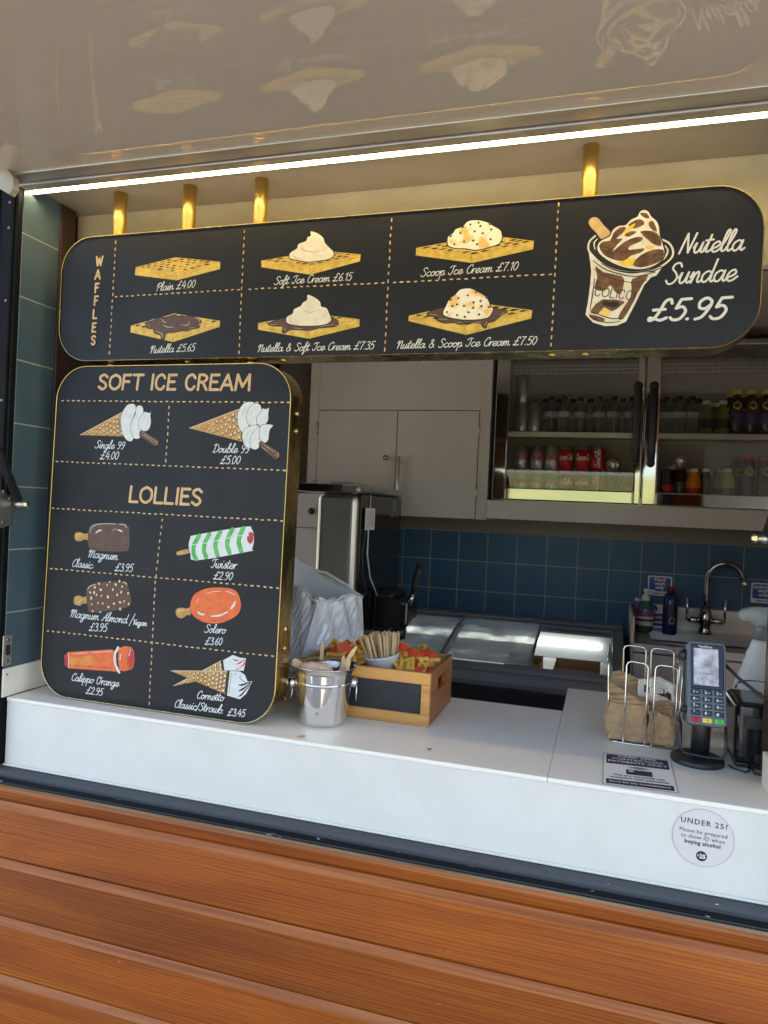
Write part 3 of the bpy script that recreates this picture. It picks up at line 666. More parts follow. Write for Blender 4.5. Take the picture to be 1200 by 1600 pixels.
def tp(px,py): q = at(px,py,Y=YT); return (q.x,q.z)
def K(f, ox, oy, s): return lambda P: [f(ox+x/s, oy+y/s) for (x,y) in P]
def k1(f, ox, oy, s): return lambda x,y: f(ox+x/s, oy+y/s)
def picture(name, root, M, fn):
    a = Art(M); fn(a); o = raw(name, a.mb, root); return o
def words(name, root, M, conv, rows, m, **kw):
    for (s, p0, p1) in rows: a = Art(M); lettering(a, s, conv(*p0), conv(*p1), m, **kw); raw(name, a.mb, root)
PX = .0013     # about one photo pixel on the boards, in metres

def waffle(L,T,Rr,Rb,Fb,Lb,F, c, cover=None):
    def fn(a):
        out = c([L,T,Rr,Rb,Fb,Lb])
        a.stroke(out, .0042, M_['p_black'], 0, True)
        a.poly(out, M_['p_yellow'])
        l,t,r,f = [Vector(p) for p in c([L,T,Rr,F])]; rb,fb,lb = [Vector(p) for p in c([Rb,Fb,Lb])]
        nu, nv = 7, 6
        d = a.lift()
        for i in range(nu):
            for j in range(nv):
                u0,v0 = (i+.22)/nu, (j+.18)/nv; u1,v1 = u0+.66/nu*random.uniform(.8,1.15), v0+.74/nv*random.uniform(.65,1)
                def q(u,v): return t*(1-u)*(1-v)+r*u*(1-v)+l*(1-u)*v+f*u*v
                k = random.random()
                if k < .9: a.poly([q(u0,v0),q(u1,v0),q(u1+random.uniform(-.02,.02),v1),q(u0+.03,v1*.98+.0)], M_['p_black'] if k < .78 else M_['p_ochre'], d=d)
        d = a.lift()
        for (p,q,pb,qb,n) in ((l,f,lb,fb,13),(f,r,fb,rb,15)):   # brush streaks on the two edges
            for i in range(n):
                u = random.uniform(.03,.8); v = random.uniform(.15,.85); ln = random.uniform(.06,.18)
                s0 = (p*(1-u)+q*u)*(1-v)+(pb*(1-u)+qb*u)*v; u2 = min(.97,u+ln); s1 = (p*(1-u2)+q*u2)*(1-v)+(pb*(1-u2)+qb*u2)*v
                a.stroke([s0,s1], random.uniform(.0009,.0022), M_[random.choice(['p_brown','p_ochre','p_gold','p_brown','p_black'])], 0, taper=.8, d=d+i*.000012)
        a.stroke([f+(l-f)*.02,fb], .0008, M_['p_black'], 0); a.stroke([l,f,r], .0007, M_['p_ochre'], 0)
        if cover: cover(a, c)
    return fn
def choc(P, hl=()):
    def fn(a, c):
        p = c(P); a.stroke(crom(p,3,True), .0036, M_['p_black'], 0, True); a.poly(p, M_['p_choc'], 3)
        for h in hl: a.stroke(c(h), .0012, M_['p_cream'], 4, taper=.6)
    return fn
def ice(P, folds=()):
    def fn(a, c):
        p = c(P); a.stroke(crom(p,4,True), .0040, M_['p_black'], 0, True); a.poly(p, M_['p_cream'], 4)
        for k,(h,m) in enumerate(folds): a.stroke(c(h), .0020 if m != 'p_black' else .0007, M_[m], 5, taper=.85)
    return fn
def scoop(P, dots, n=0):
    def fn(a, c):
        p = c(P); a.stroke(crom(p,4,True), .0044, M_['p_black'], 0, True); a.poly(p, M_['p_scoop'], 4)
        for (x,y) in dots: q = c([(x,y)])[0]; a.blob(q, .0026, .0024, M_['p_black'], 0, 7, .2); a.blob((q[0]+.0007,q[1]+.0009), .0009, .0008, M_['p_tan'], 0, 6)
    return fn
def both(*fs):
    def fn(a,c):
        for f in fs: f(a,c)
    return fn
c1 = K(tp,200,390,7.5); c2 = K(tp,390,350,6); c3 = K(tp,620,330,5.217); c4 = K(tp,900,320,7.5)
picture('waffle_picture', top, MT, waffle((92,208),(560,90),(1082,145),(1078,228),(575,360),(82,300),(570,272), c1))
picture('waffle_picture', top, MT, waffle((35,893),(540,750),(1080,835),(1075,905),(530,1082),(30,970),(535,985), c1,
  choc([(215,890),(225,850),(290,840),(370,800),(450,798),(540,768),(600,790),(680,785),(760,788),(850,830),(850,860),(800,870),(840,910),(740,930),(690,950),(640,945),(550,965),(470,972),(435,1000),(425,1045),(395,1050),(385,1000),(310,972),(300,930),(225,915)],
   [[(390,810),(420,845),(455,855)],[(415,880),(450,905),(540,912)],[(620,880),(700,885),(718,840)],[(780,795),(835,820),(840,850)],[(720,920),(780,915)],[(330,955),(400,990),(405,1030)],[(235,880),(250,905)]])))
swirl1 = ice([(375,310),(385,270),(445,230),(460,190),(530,160),(545,125),(575,110),(575,70),(640,90),(690,130),(705,175),(740,215),(785,262),(785,300),(740,330),(640,345),(560,355),(460,340),(390,325)],
  [([(530,165),(590,175),(660,150)],'p_white'),([(460,195),(520,250),(640,260),(730,215)],'p_tan'),([(490,215),(510,245),(560,262)],'p_ochre'),([(420,290),(440,320),(520,330)],'p_tan'),([(600,290),(700,295),(770,260)],'p_white'),([(420,270),(405,300),(450,325)],'p_black'),([(555,140),(560,165)],'p_black'),([(725,215),(710,250)],'p_black')])
picture('waffle_picture', top, MT, waffle((110,345),(664,249),(1042,285),(1035,350),(570,475),(112,405),(570,388), c2, swirl1))
swirl2 = ice([(345,900),(355,870),(405,840),(420,800),(480,770),(500,740),(540,710),(545,665),(610,690),(660,730),(672,775),(720,790),(745,840),(765,890),(750,920),(690,945),(560,955),(440,950),(360,930)],
  [([(480,780),(560,830),(660,800)],'p_tan'),([(480,775),(520,810)],'p_ochre'),([(420,810),(460,870),(600,900),(740,860)],'p_white'),([(700,800),(725,840),(690,880)],'p_tan'),([(390,860),(380,910),(450,940)],'p_tan'),([(535,755),(560,770)],'p_black'),([(640,730),(650,770)],'p_black'),([(560,830),(680,890)],'p_tan')])
picture('waffle_picture', top, MT, waffle((80,930),(584,839),(1030,893),(1030,960),(560,1075),(80,990),(552,998), c2,
  both(choc([(180,935),(250,905),(340,888),(560,880),(780,885),(830,930),(810,955),(740,965),(640,975),(560,995),(460,988),(380,990),(330,1020),(310,1010),(310,960),(250,955),(190,945)],[[(195,940),(250,945)],[(320,970),(340,1000)],[(420,975),(500,985)],[(660,965),(790,940)]]), swirl2)))
sc1 = scoop([(415,260),(420,210),(460,180),(480,150),(540,125),(580,85),(650,75),(730,90),(790,125),(845,160),(855,220),(830,265),(760,290),(650,315),(560,303),(480,300),(430,285)],
  [(470,270),(550,248),(625,240),(655,270),(765,230),(700,180),(635,165),(518,180),(600,110),(683,122),(770,150),(668,95),(440,205),(760,105),(540,130)])
picture('waffle_picture', top, MT, waffle((158,300),(741,195),(1118,243),(1110,310),(615,422),(155,360),(615,355), c3, sc1))
sc2 = scoop([(380,820),(400,780),(430,720),(480,680),(520,640),(600,632),(660,660),(720,695),(750,740),(760,780),(785,800),(750,860),(680,880),(560,885),(450,870),(390,850)],
  [(410,822),(455,775),(492,760),(503,710),(580,688),(548,772),(625,745),(625,788),(683,732),(690,775),(752,782),(585,825),(492,850),(556,862),(672,842),(650,660),(440,722),(730,705)])
picture('waffle_picture', top, MT, waffle((100,853),(587,738),(1105,808),(1095,875),(565,1008),(95,895),(560,935), c3,
  both(choc([(255,830),(300,810),(380,788),(560,775),(780,793),(900,815),(860,840),(830,865),(790,895),(740,910),(725,950),(700,940),(690,915),(620,905),(520,920),(470,905),(390,910),(330,885),(330,860),(260,850)],[[(270,840),(330,850)],[(345,880),(410,880)],[(490,905),(530,910)],[(640,905),(690,905)],[(720,930),(735,900)],[(840,850),(880,822)]]), sc2)))
def sundae(a):
    c = c4
    P = c([(150,560),(165,660),(178,780),(165,950),(138,1150),(112,1290),(200,1380),(340,1422),(480,1415),(585,1370),(700,1150),(800,940),(880,850),(940,830),(1000,745),(900,790),(650,800),(400,740),(250,650)])
    a.stroke(P,.004,M_['p_black'],0,True); a.poly(P, M_['p_cream'])
    rim = [(225,365),(160,430),(145,520),(190,590),(300,690),(450,760),(650,795),(850,770),(1000,720),(1120,620),(1135,530),(1090,450),(1015,410)]
    a.poly(c(rim), M_['p_black']); a.stroke(c(rim),.0035,M_['p_cream'])
    a.stroke(c([(250,400),(212,450),(222,520)]),.0028,M_['p_cream'],taper=.4); a.stroke(c([(1045,480),(1075,540),(1040,620),(960,690)]),.0034,M_['p_cream'],taper=.4)
    S = c([(150,215),(165,170),(215,145),(265,165),(320,235),(405,325),(390,365),(300,405),(240,330),(180,270)])
    a.stroke(crom(S,3,True),.005,M_['p_black'],0,True); a.poly(S,M_['p_tan'],3); a.stroke(c([(200,200),(250,240),(330,350)]),.004,M_['p_yellow'],taper=.7)
    I = c([(250,500),(285,430),(395,372),(430,300),(500,250),(580,240),(640,180),(720,140),(750,85),(800,62),(850,85),(880,140),(940,190),(970,260),(980,360),(1010,450),(1035,560),(1000,650),(900,720),(760,755),(600,740),(450,690),(330,620),(268,560)])
    a.stroke(crom(I,3,True),.005,M_['p_black'],0,True); a.poly(I,M_['p_cream'],3)
    for P in ([(270,480),(330,430),(400,420),(440,330),(520,265),(590,270),(540,340),(470,400),(550,395),(480,470),(430,550),(560,440),(700,380),(780,385),(760,430),(640,480),(620,530),(800,510),(760,560),(640,600),(560,660),(430,640),(320,580)],
              [(660,700),(760,590),(900,530),(1025,530),(1010,640),(900,700),(760,735)],[(750,315),(900,310),(980,370),(1000,480),(920,470),(840,410)],[(865,195),(910,200),(950,310),(900,300),(850,240)],
              [(745,100),(830,100),(860,160),(800,150)],[(610,240),(700,180),(770,175),(800,230),(680,280)],[(565,355),(640,310),(710,320),(620,375)]):
        a.poly(c(P),M_['p_brown'],2)
    for P in ([(560,340),(600,270),(700,215),(650,290),(590,330)],[(810,500),(850,475),(920,490),(850,525)],[(500,685),(640,625),(690,640),(650,720),(560,715)]): a.poly(c(P),M_['p_gold'],2)
    d = a.lift()
    for i in range(26):
        x = random.uniform(320,960); y = random.uniform(280,680); a.stroke(c([(x,y),(x+random.uniform(25,80),y-random.uniform(-15,40))]),random.uniform(.0006,.0016),M_[random.choice(['p_cream','p_brown','p_choc','p_cream'])],0,taper=.8,d=d+.000015*i)
    for P in ([(225,715),(320,790),(540,840),(560,930),(520,1050),(450,1010),(400,940),(330,1010),(215,980),(250,850)],[(660,870),(850,820),(760,960),(700,1080),(640,1200),(550,1340),(490,1330),(560,1200),(640,1080),(650,960)],
              [(180,1230),(310,1110),(560,1130),(530,1180),(420,1250),(330,1200),(260,1280),(180,1270)],[(150,1285),(330,1330),(310,1375),(200,1350)]): a.poly(c(P),M_['p_brown'],2)
    a.poly(c([(280,1250),(370,1230),(400,1290),(330,1300)]),M_['p_gold'],2)
    d = a.lift()
    for i in range(26):
        x = random.uniform(220,640); y = random.uniform(800,1300); a.stroke(c([(x,y),(x+random.uniform(-20,30),y+random.uniform(20,70))]),random.uniform(.0006,.0016),M_[random.choice(['p_cream','p_brown','p_choc','p_tan'])],0,taper=.8,d=d+.000015*i)
    for P,wd in (([(200,655),(330,750),(500,810),(700,840),(930,790)],.0022),([(205,750),(350,840),(520,890),(680,910),(830,885)],.0015),([(218,865),(195,1050),(165,1230)],.0022),([(765,945),(730,1010)],.0024),([(190,1258),(330,1310),(430,1335),(530,1330)],.002),([(155,1290),(230,1345),(350,1380),(440,1378),(520,1365)],.0018)):
        a.stroke(c(P),wd,M_['p_black'],taper=.3)
    a.stroke(c([(300,690),(450,762),(650,797),(850,770),(1000,720)]),.0032,M_['p_black'],taper=.5)
    lettering(a,'COLICCI',c([(208,1066)])[0],c([(690,1124)])[0],M_['p_black'],w=.0017,font=BL,slant=.05,hr=.85)
    a.poly(c([(300,1160),(360,1135),(395,1147),(440,1130),(520,1165),(460,1195),(410,1200),(350,1180)]),M_['p_black'],2)
picture('sundae_picture', top, MT, sundae)
a = Art(MT)
for p,q in (((181,374),(171,556)),((382,356),(373,556)),((612,338),(601,552)),((873,313),(861,545)),((177,464),(378,452)),((386,452),(604,442)),((611,442),(866,428))): a = Art(MT); dashes(a, tp(*p), tp(*q), M_['p_tan']); raw('dotted_line', a.mb, top)
words('price_lettering', top, MT, tp, [("Plain £4.00",(244,455),(305,449)),("Nutella £5.65",(234,552),(304,548.5)),("Soft Ice Cream £6.15",(428,445),(549,438)),("Nutella & Soft Ice Cream £7.35",(402,550),(584,545.5)),
  ("Scoop Ice Cream £7.10",(657,432.5),(809,422)),("Nutella & Scoop Ice Cream £7.50",(619,545),(838,538.5))], M_['p_text'], w=.0016, hr=.82)
words('sundae_lettering', top, MT, tp, [("#utella",(1060,396.5),(1160,391)),("Sundae",(1039,444),(1148,438.5))], M_['p_text'], w=.0036, hr=.95)
words('sundae_lettering', top, MT, tp, [("£5.95",(1011,501),(1133,497.5))], M_['p_text'], w=.0055, hr=.66)
a = Art(MT)
for ch,(x,y) in zip('WAFFLES',((155,407),(153,428),(152,449),(151,469),(149,490),(148,511),(147,531))):
    c = Vector(tp(x,y+1)); h = .0215; wd = BL[ch][0]; sx = min(.019/wd, .0125)
    lettering(a, ch, (c.x-sx*wd*.46,c.y-h*.5), (c.x+sx*wd*.54,c.y-h*.5), M_['p_tan'], w=.0048, font=BL, slant=.04, hr=h/1.9/sx)
raw('heading_lettering', a.mb, top)

# --- lower board
l5 = K(lpt,110,620,8); l6 = K(lpt,290,620,7.5); l7 = K(lpt,95,805,5.424); l8 = K(lpt,255,810,5)
def inside(p, tri):
    a,b,c = [Vector(t) for t in tri]; p = Vector(p)
    s = [(b-a).cross(p-a),(c-b).cross(p-b),(a-c).cross(p-c)]
    return all(v > 0 for v in s) or all(v < 0 for v in s)
def cone(a, apex, t, b, n=5, rows=4, dark=True):
    "wafer cone: apex, upper and lower corner of its mouth"
    A,T,B = Vector(apex),Vector(t),Vector(b); a.stroke([A,T,B],.0022,M_['p_black'],0,True); a.poly([A,T,B], M_['p_ochre'])
    ax = (T+B)/2-A; d = a.lift(); d2 = a.lift(); d3 = a.lift(); k = math.atan2(ax.y,ax.x)+.95
    for i in range(1,n*2+1):
        u = .12+.86*((i-.2)/(n*2))**.9; cnt_ = max(1,round(rows*u+.2)); 
        for j in range(cnt_):
            v = ((j+.5)/cnt_*2-1)*.86+(.12 if i % 2 else -.12)*(cnt_ > 1); P = A+ax*u+(T-B)*.5*u*v
            sz = .0062*(.45+.55*u)*(ax.length/.12)**.5*(6/max(n,5))**.3
            def dm(c,s,m,dd,q=1):
                pts = [c+Vector((cos(k)*x-sin(k)*y, sin(k)*x+cos(k)*y))*s for x,y in ((1.15,.1),(.35,.62),(-1.1,.05),(-.35,-.62))]; a.poly(pts, M_[m], 2, d=dd)
            dm(P,sz,'p_black',d+(.000008 if i % 2 else 0)); dm(P+Vector((-.0004,.0006)),sz*.74,'p_tan',d2); dm(P+Vector((-.0008,.0012)),sz*.42,'p_cream',d3)
    a.stroke([A,T],.0016,M_['p_tan'],0)
    a.stroke([A+(T-A)*.02,A+(T-A)*.98],.0007,M_['p_cream'],0)
def cream(a, c, lobes, folds=()):
    for P in lobes:
        p = c(P); a.stroke(crom(p,4,True),.0020,M_['p_black'],0,True); a.poly(p,M_['p_white'],4)
    for h in folds: a.stroke(c(h),.0007,M_['p_choc'],5,taper=.7)
def flake(a, c, P, L):
    p = c(P); a.stroke(p,.002,M_['p_black'],0,True); a.poly(p,M_['p_choc'])
    for h in L: a.stroke(c(h),.0012,M_['p_tan'],4,taper=.4)
def single(a):
    c = l5; cone(a,*c([(122,478),(645,195),(668,495)]))
    cream(a,c,[[(910,205),(940,190),(990,205),(1008,185),(1000,240),(1008,310),(985,400),(930,430),(870,410),(848,350),(865,270)],
      [(820,160),(840,115),(890,115),(912,160),(905,215),(860,270),(850,360),(860,400),(880,430),(865,515),(800,520),(765,480),(755,400),(775,300),(815,220)],
      [(630,280),(660,180),(720,100),(800,95),(820,150),(800,220),(760,330),(755,430),(785,510),(770,550),(720,550),(670,490),(640,400)]],[[(770,175),(760,230),(715,275)],[(690,350),(710,430)],[(920,245),(970,235)],[(975,290),(970,340),(930,365)]])
    flake(a,c,[(870,440),(890,420),(1105,550),(1095,600),(1045,608),(865,485)],[[(900,440),(960,485),(1060,545)],[(890,470),(980,520),(1040,570)],[(1050,560),(1080,555),(1085,590),(1060,590)]])
def double(a):
    c = l6; cone(a,*c([(45,368),(625,145),(662,525)]))
    cream(a,c,[[(610,250),(625,160),(690,75),(770,60),(810,85),(740,160),(715,240),(745,330),(690,380),(665,415),(625,350)],[(805,85),(850,80),(885,120),(885,180),(835,240),(835,325),(760,335),(720,280),(720,200),(750,130)],
      [(890,170),(900,140),(950,145),(978,130),(968,200),(968,270),(930,325),(880,340),(840,310),(838,240)],[(665,460),(690,380),(770,340),(830,335),(870,355),(790,420),(755,500),(770,580),(740,600),(690,560)],
      [(760,540),(770,460),(810,400),(865,355),(860,480),(880,520),(860,590),(820,617),(770,600)],[(865,420),(880,350),(930,325),(1025,335),(985,390),(970,500),(930,538),(890,520),(868,480)]],
      [[(730,110),(680,170),(670,230)],[(830,140),(780,170),(770,240)],[(945,230),(940,270)],[(780,385),(720,440),(710,490)],[(820,460),(815,520)],[(945,390),(935,440)]])
    flake(a,c,[(865,535),(890,520),(1095,650),(1100,700),(1055,735),(865,580)],[[(895,540),(960,590),(1050,650)],[(900,590),(960,640)],[(1060,690),(1085,660),(1090,700),(1070,715)]])
def lolly_stick(a,c,P):
    p = c(P); a.stroke(crom(p,3,True),.0018,M_['p_black'],0,True); a.poly(p,M_['p_ochre'],3)
def choc_bar(a):
    c = l7; lolly_stick(a,c,[(118,190),(125,150),(165,145),(200,158),(240,155),(238,210),(200,205),(170,220),(130,215)]); a.stroke(c([(135,200),(130,170),(165,160)]),.0012,M_['p_cream'],taper=.5)
    p = c([(235,150),(250,90),(310,70),(480,70),(560,80),(582,130),(578,280),(540,305),(380,305),(260,290),(235,250)]); a.stroke(crom(p,4,True),.0024,M_['p_black'],0,True); a.poly(p,M_['p_choc'],4)
    for h,wd in (([(245,150),(270,95),(340,74),(470,74)],.0014),([(495,75),(540,82),(560,108)],.0016),([(300,150),(320,132),(345,128)],.0042),([(485,125),(505,130),(522,140)],.0040)): a.stroke(c(h),wd,M_['p_white'],4,taper=.35)
    a.stroke(c([(250,255),(300,285),(520,285),(565,230)]),.0007,M_['p_black'],5); a.stroke(c([(370,100),(400,110),(375,190),(280,210),(290,265),(370,240)]),.0008,M_['p_brown'],5)
    a.stroke(c([(440,130),(470,115)]),.0008,M_['p_cream'],0)
def nut_bar(a):
    c = l7; lolly_stick(a,c,[(110,730),(120,690),(160,683),(190,695),(222,690),(220,745),(185,748),(165,767),(120,757)]); a.stroke(c([(130,745),(160,730),(185,710)]),.0012,M_['p_cream'],taper=.5)
    p = c([(218,650),(240,600),(320,570),(420,565),(550,560),(575,620),(595,700),(590,760),(500,800),(400,810),(260,825),(230,780)]); a.stroke(crom(p,3,True),.0024,M_['p_black'],0,True); a.poly(p,M_['p_choc'],3)
    a.stroke(c([(228,635),(245,605),(300,585)]),.0016,M_['p_white'],4,taper=.4); a.stroke(c([(525,568),(550,575),(558,592)]),.0018,M_['p_white'],4,taper=.4)
    for (x,y) in ((250,655),(290,612),(325,580),(340,632),(285,655),(305,675),(260,703),(347,683),(265,755),(318,745),(358,748),(402,692),(395,592),(418,565),(445,630),(482,675),(455,750),(408,778),(506,738),(540,730),(525,605),(516,652),(575,662),(580,752),(507,795),(275,812),(340,820),(470,588),(502,560)):
        q = c([(x,y)])[0]; k = random.uniform(0,3); s = random.uniform(.85,1.3)
        a.blob(q,.0040*s,.0030*s,M_['p_black'],k,8,.1); a.blob(q,.0034*s,.0025*s,M_['p_tan'],k,8,.1); a.blob((q[0]-.0005,q[1]+.0006),.0018*s,.0012*s,M_['p_cream'],k,7)
def push_pop(a):
    c = l7; p = c([(30,1190),(65,1160),(430,1138),(465,1150),(480,1325),(65,1297),(35,1270)]); a.stroke(p,.0018,M_['p_black'],0,True); a.poly(p,M_['p_orange']); a.poly(c([(30,1190),(63,1160),(63,1295),(35,1270)]),M_['p_red'])
    a.poly(c([(85,1215),(260,1195),(300,1260),(100,1270)]),M_['p_rust'],3)
    p = c([(490,1130),(600,1118),(625,1200),(615,1290),(580,1310),(500,1312)]); a.stroke(p,.0018,M_['p_black'],0,True); a.poly(p,M_['p_orange'],2); a.stroke(c([(600,1122),(565,1180),(570,1280),(590,1305)]),.0009,M_['p_black']); a.poly(c([(595,1130),(620,1180),(618,1270),(590,1300),(572,1240),(575,1170)]),M_['p_red'],2)
    a.stroke(c([(487,1122),(460,1180),(463,1260),(495,1330)]),.0066,M_['p_white'])
    for h,wd in (([(65,1165),(68,1225),(66,1290)],.0022),([(105,1175),(228,1166)],.0014),([(262,1164),(430,1152)],.0014),([(508,1180),(503,1225)],.0032),([(592,1140),(580,1190)],.0028)): a.stroke(c(h),wd,M_['p_white'],4,taper=.2)
    for h in ([(110,1272),(155,1272)],[(235,1280),(270,1283)],[(320,1292),(380,1285),(430,1300)],[(510,1290),(540,1290)]): a.stroke(c(h),.0008,M_['p_black'],0)
def twist(a):
    c = l8; lolly_stick(a,c,[(105,275),(115,258),(205,238),(208,268),(120,288)])
    p = c([(200,210),(215,150),(250,130),(640,65),(690,80),(712,150),(695,240),(670,258),(260,328),(215,280)]); a.stroke(crom(p,3,True),.0020,M_['p_black'],0,True); a.poly(p,M_['p_white'],3)
    for P in ([(282,135),(245,200),(238,270),(258,318)],[(362,122),(328,190),(320,255),(337,302)],[(447,105),(415,170),(411,235),(427,290)],[(542,84),(508,150),(501,210),(520,268)],[(627,74),(602,130),(592,190),(610,258)]):
        a.stroke(c(P),.0102,M_['p_black']); a.stroke(c(P),.0088,M_['p_green']); m = P[1]; a.stroke(c([(m[0]-14,m[1]+6),(m[0]+14,m[1]+2)]),.0026,M_['p_white'],0,taper=.3)
        a.stroke(c([(P[1][0]+10,P[1][1]+40),(P[2][0]+8,P[2][1])]),.0009,M_['p_tan'],0,taper=.6)
    q = c([(685,152)])[0]; a.blob(q,.0092,.0132,M_['p_black'],0,18); a.blob(q,.0084,.0124,M_['p_red'],0,18)
    a.stroke(c([(662,125),(665,135)]),.0034,M_['p_white'],0); a.stroke(c([(708,140),(706,175),(690,192)]),.0014,M_['p_white'],4,taper=.4)
def oval_ice(a):
    c = l8; lolly_stick(a,c,[(98,735),(110,705),(150,698),(180,706),(215,695),(216,752),(185,755),(150,780),(112,770)]); a.stroke(c([(118,745),(120,722),(165,716)]),.0014,M_['p_cream'],taper=.5)
    p = c([(210,690),(240,600),(330,550),(440,540),(560,560),(605,650),(590,740),(500,800),(400,822),(290,800),(225,745)]); a.stroke(crom(p,4,True),.0022,M_['p_black'],0,True); a.poly(p,M_['p_orange'],4)
    for h,wd in (([(340,588),(390,572),(450,570)],.0014),([(490,570),(530,580),(562,598)],.0016),([(258,660),(278,625)],.0014),([(272,732),(295,748),(322,750)],.0050),([(375,765),(440,758),(502,732)],.0044),([(530,705),(550,680),(565,650)],.0052)): a.stroke(c(h),wd,M_['p_white'],4,taper=.3)
    a.stroke(c([(235,770),(300,800)]),.0008,M_['p_black'],0); a.stroke(c([(380,800),(470,790)]),.0008,M_['p_black'],0)
def cornets(a):
    c = l8; cone(a,*c([(82,1308),(462,1108),(470,1230)]),4,3)
    p = c([(452,1110),(475,1103),(482,1187),(458,1187)]); a.poly(p,M_['p_black']); p = c([(470,1107),(545,1067),(600,1087),(648,1093),(630,1190),(478,1187)]); a.stroke(p,.0018,M_['p_black'],0,True); a.poly(p,M_['p_white'])
    for h in ([(545,1095),(565,1110),(590,1105)],[(570,1140),(600,1128),(640,1100)],[(600,1165),(630,1140),(640,1110)],[(565,1180),(600,1170)]): a.stroke(c(h),.0034,M_['p_red'],4,taper=.6)
    cone(a,*c([(62,1190),(505,1193),(485,1372)]),6,4)
    a.poly(c([(503,1193),(527,1193),(505,1378),(482,1368)]),M_['p_black']); p = c([(522,1192),(600,1195),(640,1222),(660,1275),(698,1270),(650,1370),(600,1412),(500,1383)]); a.stroke(p,.0018,M_['p_black'],0,True); a.poly(p,M_['p_white'])
    for h,wd in (([(615,1222),(600,1245),(650,1285),(685,1285)],.0016),([(590,1300),(620,1300),(690,1275)],.0044),([(590,1345),(620,1335),(685,1285)],.0046),([(588,1390),(615,1375),(680,1300)],.0040)): a.stroke(c(h),wd,M_['p_black'],4,taper=.6)
    a.stroke(c([(535,1205),(515,1370)]),.0008,M_['p_black'],0); a.stroke(c([(560,1215),(575,1212)]),.0007,M_['p_black'],0)
for nm,fn in (('cone_picture',single),('cone_picture',double),('lolly_picture',choc_bar),('lolly_picture',nut_bar),('lolly_picture',push_pop),('lolly_picture',twist),('lolly_picture',oval_ice),('cone_picture',cornets)): picture(nm, low, ML, fn)
a = Art(ML)
for p,q in (((94,626),(456,629)),((265,631),(259,725)),((85,721),(449,735)),((79,794),(445,814)),((254,807),(243,905)),((243,905),(233,1104)),((76,888),(439,919)),((71,985),(431,1026))): a = Art(ML); dashes(a, lpt(*p), lpt(*q), M_['p_tan']); raw('dotted_line', a.mb, low)
words('heading_lettering', low, ML, lpt, [("SOFT ICE CREAM",(153,608),(392,609.5)),("LOLLIES",(201,784),(317,789.5))], M_['p_tan'], w=.0066, font=BL, slant=.05, hr=.70)
words('price_lettering', low, ML, lpt, [("Single 99",(148,700),(194,702)),("£4.00",(156,717.5),(185,718)),("Double 99",(332,706.7),(389,708)),("£5.00",(344,724.7),(375,725)),("Magnum",(137,870.5),(183,875)),("Classic",(112,885),(144,888.5)),
  ("£3.95",(179,892),(207,893.5)),("Magnum Almond",(109,964),(198,974)),("/",(202,976),(207,976.5)),("Vegan",(207,976),(229,978)),("£3.95",(139,985.5),(167,986.8)),("Calippo Orange",(111,1063),(185,1073)),("£2.95",(134,1083.5),(160,1087)),
  ("Twister",(329,887),(369,889)),("£2.90",(333,905),(363,906.5)),("Solero",(319,988),(352,990)),("£3.60",(320,1007),(347,1008)),("Cornetto",(307,1091),(349,1095.6)),("Classic/Strawb.",(272,1105),(349,1115)),("£3.45",(355,1118),(382.5,1120))], M_['p_white'], w=.0018, hr=.84)
# ------------------------------------------------------------------ back of the kiosk: cupboards, shelf, bottle fridge
YC = 2.0
def cx(px,py): return at(px,py,Y=YC)
cb_ = thing('wall_cupboard', (-.95,2.15,1.57), 'white two door wall cupboard beside the drinks fridge', 'cupboard')
xL, xR = cx(484,650).x, cx(767,650).x; zB = cx(626,806).z
a = MB(); a.box(xL,xR,YC+.012,YB-.002,zB+.002,2.459,M_['white_cab']); obj('carcass', a, cb_)
dT = cx(620,642).z; dl, dm_, dr = cx(497,700).x, cx(620,700).x, cx(747,700).x
a = MB()   # face frame round the doors
a.box(xL,dl-.003,YC-.004,YC+.0115,zB,2.459,M_['white_cab'],.001); a.box(dr+.003,xR,YC-.004,YC+.0115,zB,2.459,M_['white_cab'],.001); a.box(dl-.0028,dr+.0028,YC-.004,YC+.0115,dT+.004,2.459,M_['white_cab'],.001)
obj('face_frame', a, cb_)
for (p,q,knob) in ((dl,dm_-.002,dm_-.055),(dm_+.002,dr,None)):
    a = MB(); a.box(p,q,YC-.008,YC+.009,zB+.001,dT,M_['white_cab'],.002); d = obj('door', a, cb_)
    if knob:
        kz = cx(605,716).z; a = MB(); a.lathe([(.008,0),(.006,.014),(.013,.022),(.013,.030),(0,.033)], M_['steel_dark'], (knob+.01,YC-.008,kz), 16, Matrix.Rotation(R(90),4,'X')); obj('knob', a, d)
    else:
        a = MB(); x = dm_+.022; z0 = cx(627,714).z; a.tube([(x,YC-.03,z0-.30),(x,YC-.03,z0)], .007, M_['steel'], 12); a.tube([(x,YC-.008,z0-.03),(x,YC-.03,z0-.03)],.005,M_['steel'],8); a.tube([(x,YC-.008,z0-.27),(x,YC-.03,z0-.27)],.005,M_['steel'],8); obj('bar_handle', a, d)
a = MB()
for x in (dl-.006, dr+.002):
    for z in (dT-.09, zB+.13): a.tube([(x,YC-.009,z-.03),(x,YC-.009,z+.03)],.005,M_['steel'],8)
obj('hinge', a, cb_)
lc = thing('storage_cabinet', (-1.5,1.9,.05), 'low white storage cabinet with black knob behind the ice cream machine', 'cabinet')
a = MB(); a.box(-1.78,-1.06,1.86,2.25,.05,1.50,M_['white_cab'],.003); obj('body', a, lc)
q = at(489,799,Y=1.845); a = MB(); a.box(-1.77,-1.07,1.845,1.8598,.1,1.49,M_['white_cab'],.002); a.box(-1.77,-1.07,1.845,1.8598,1.4935,1.66,M_['white_cab'],.002); d = obj('door', a, lc)
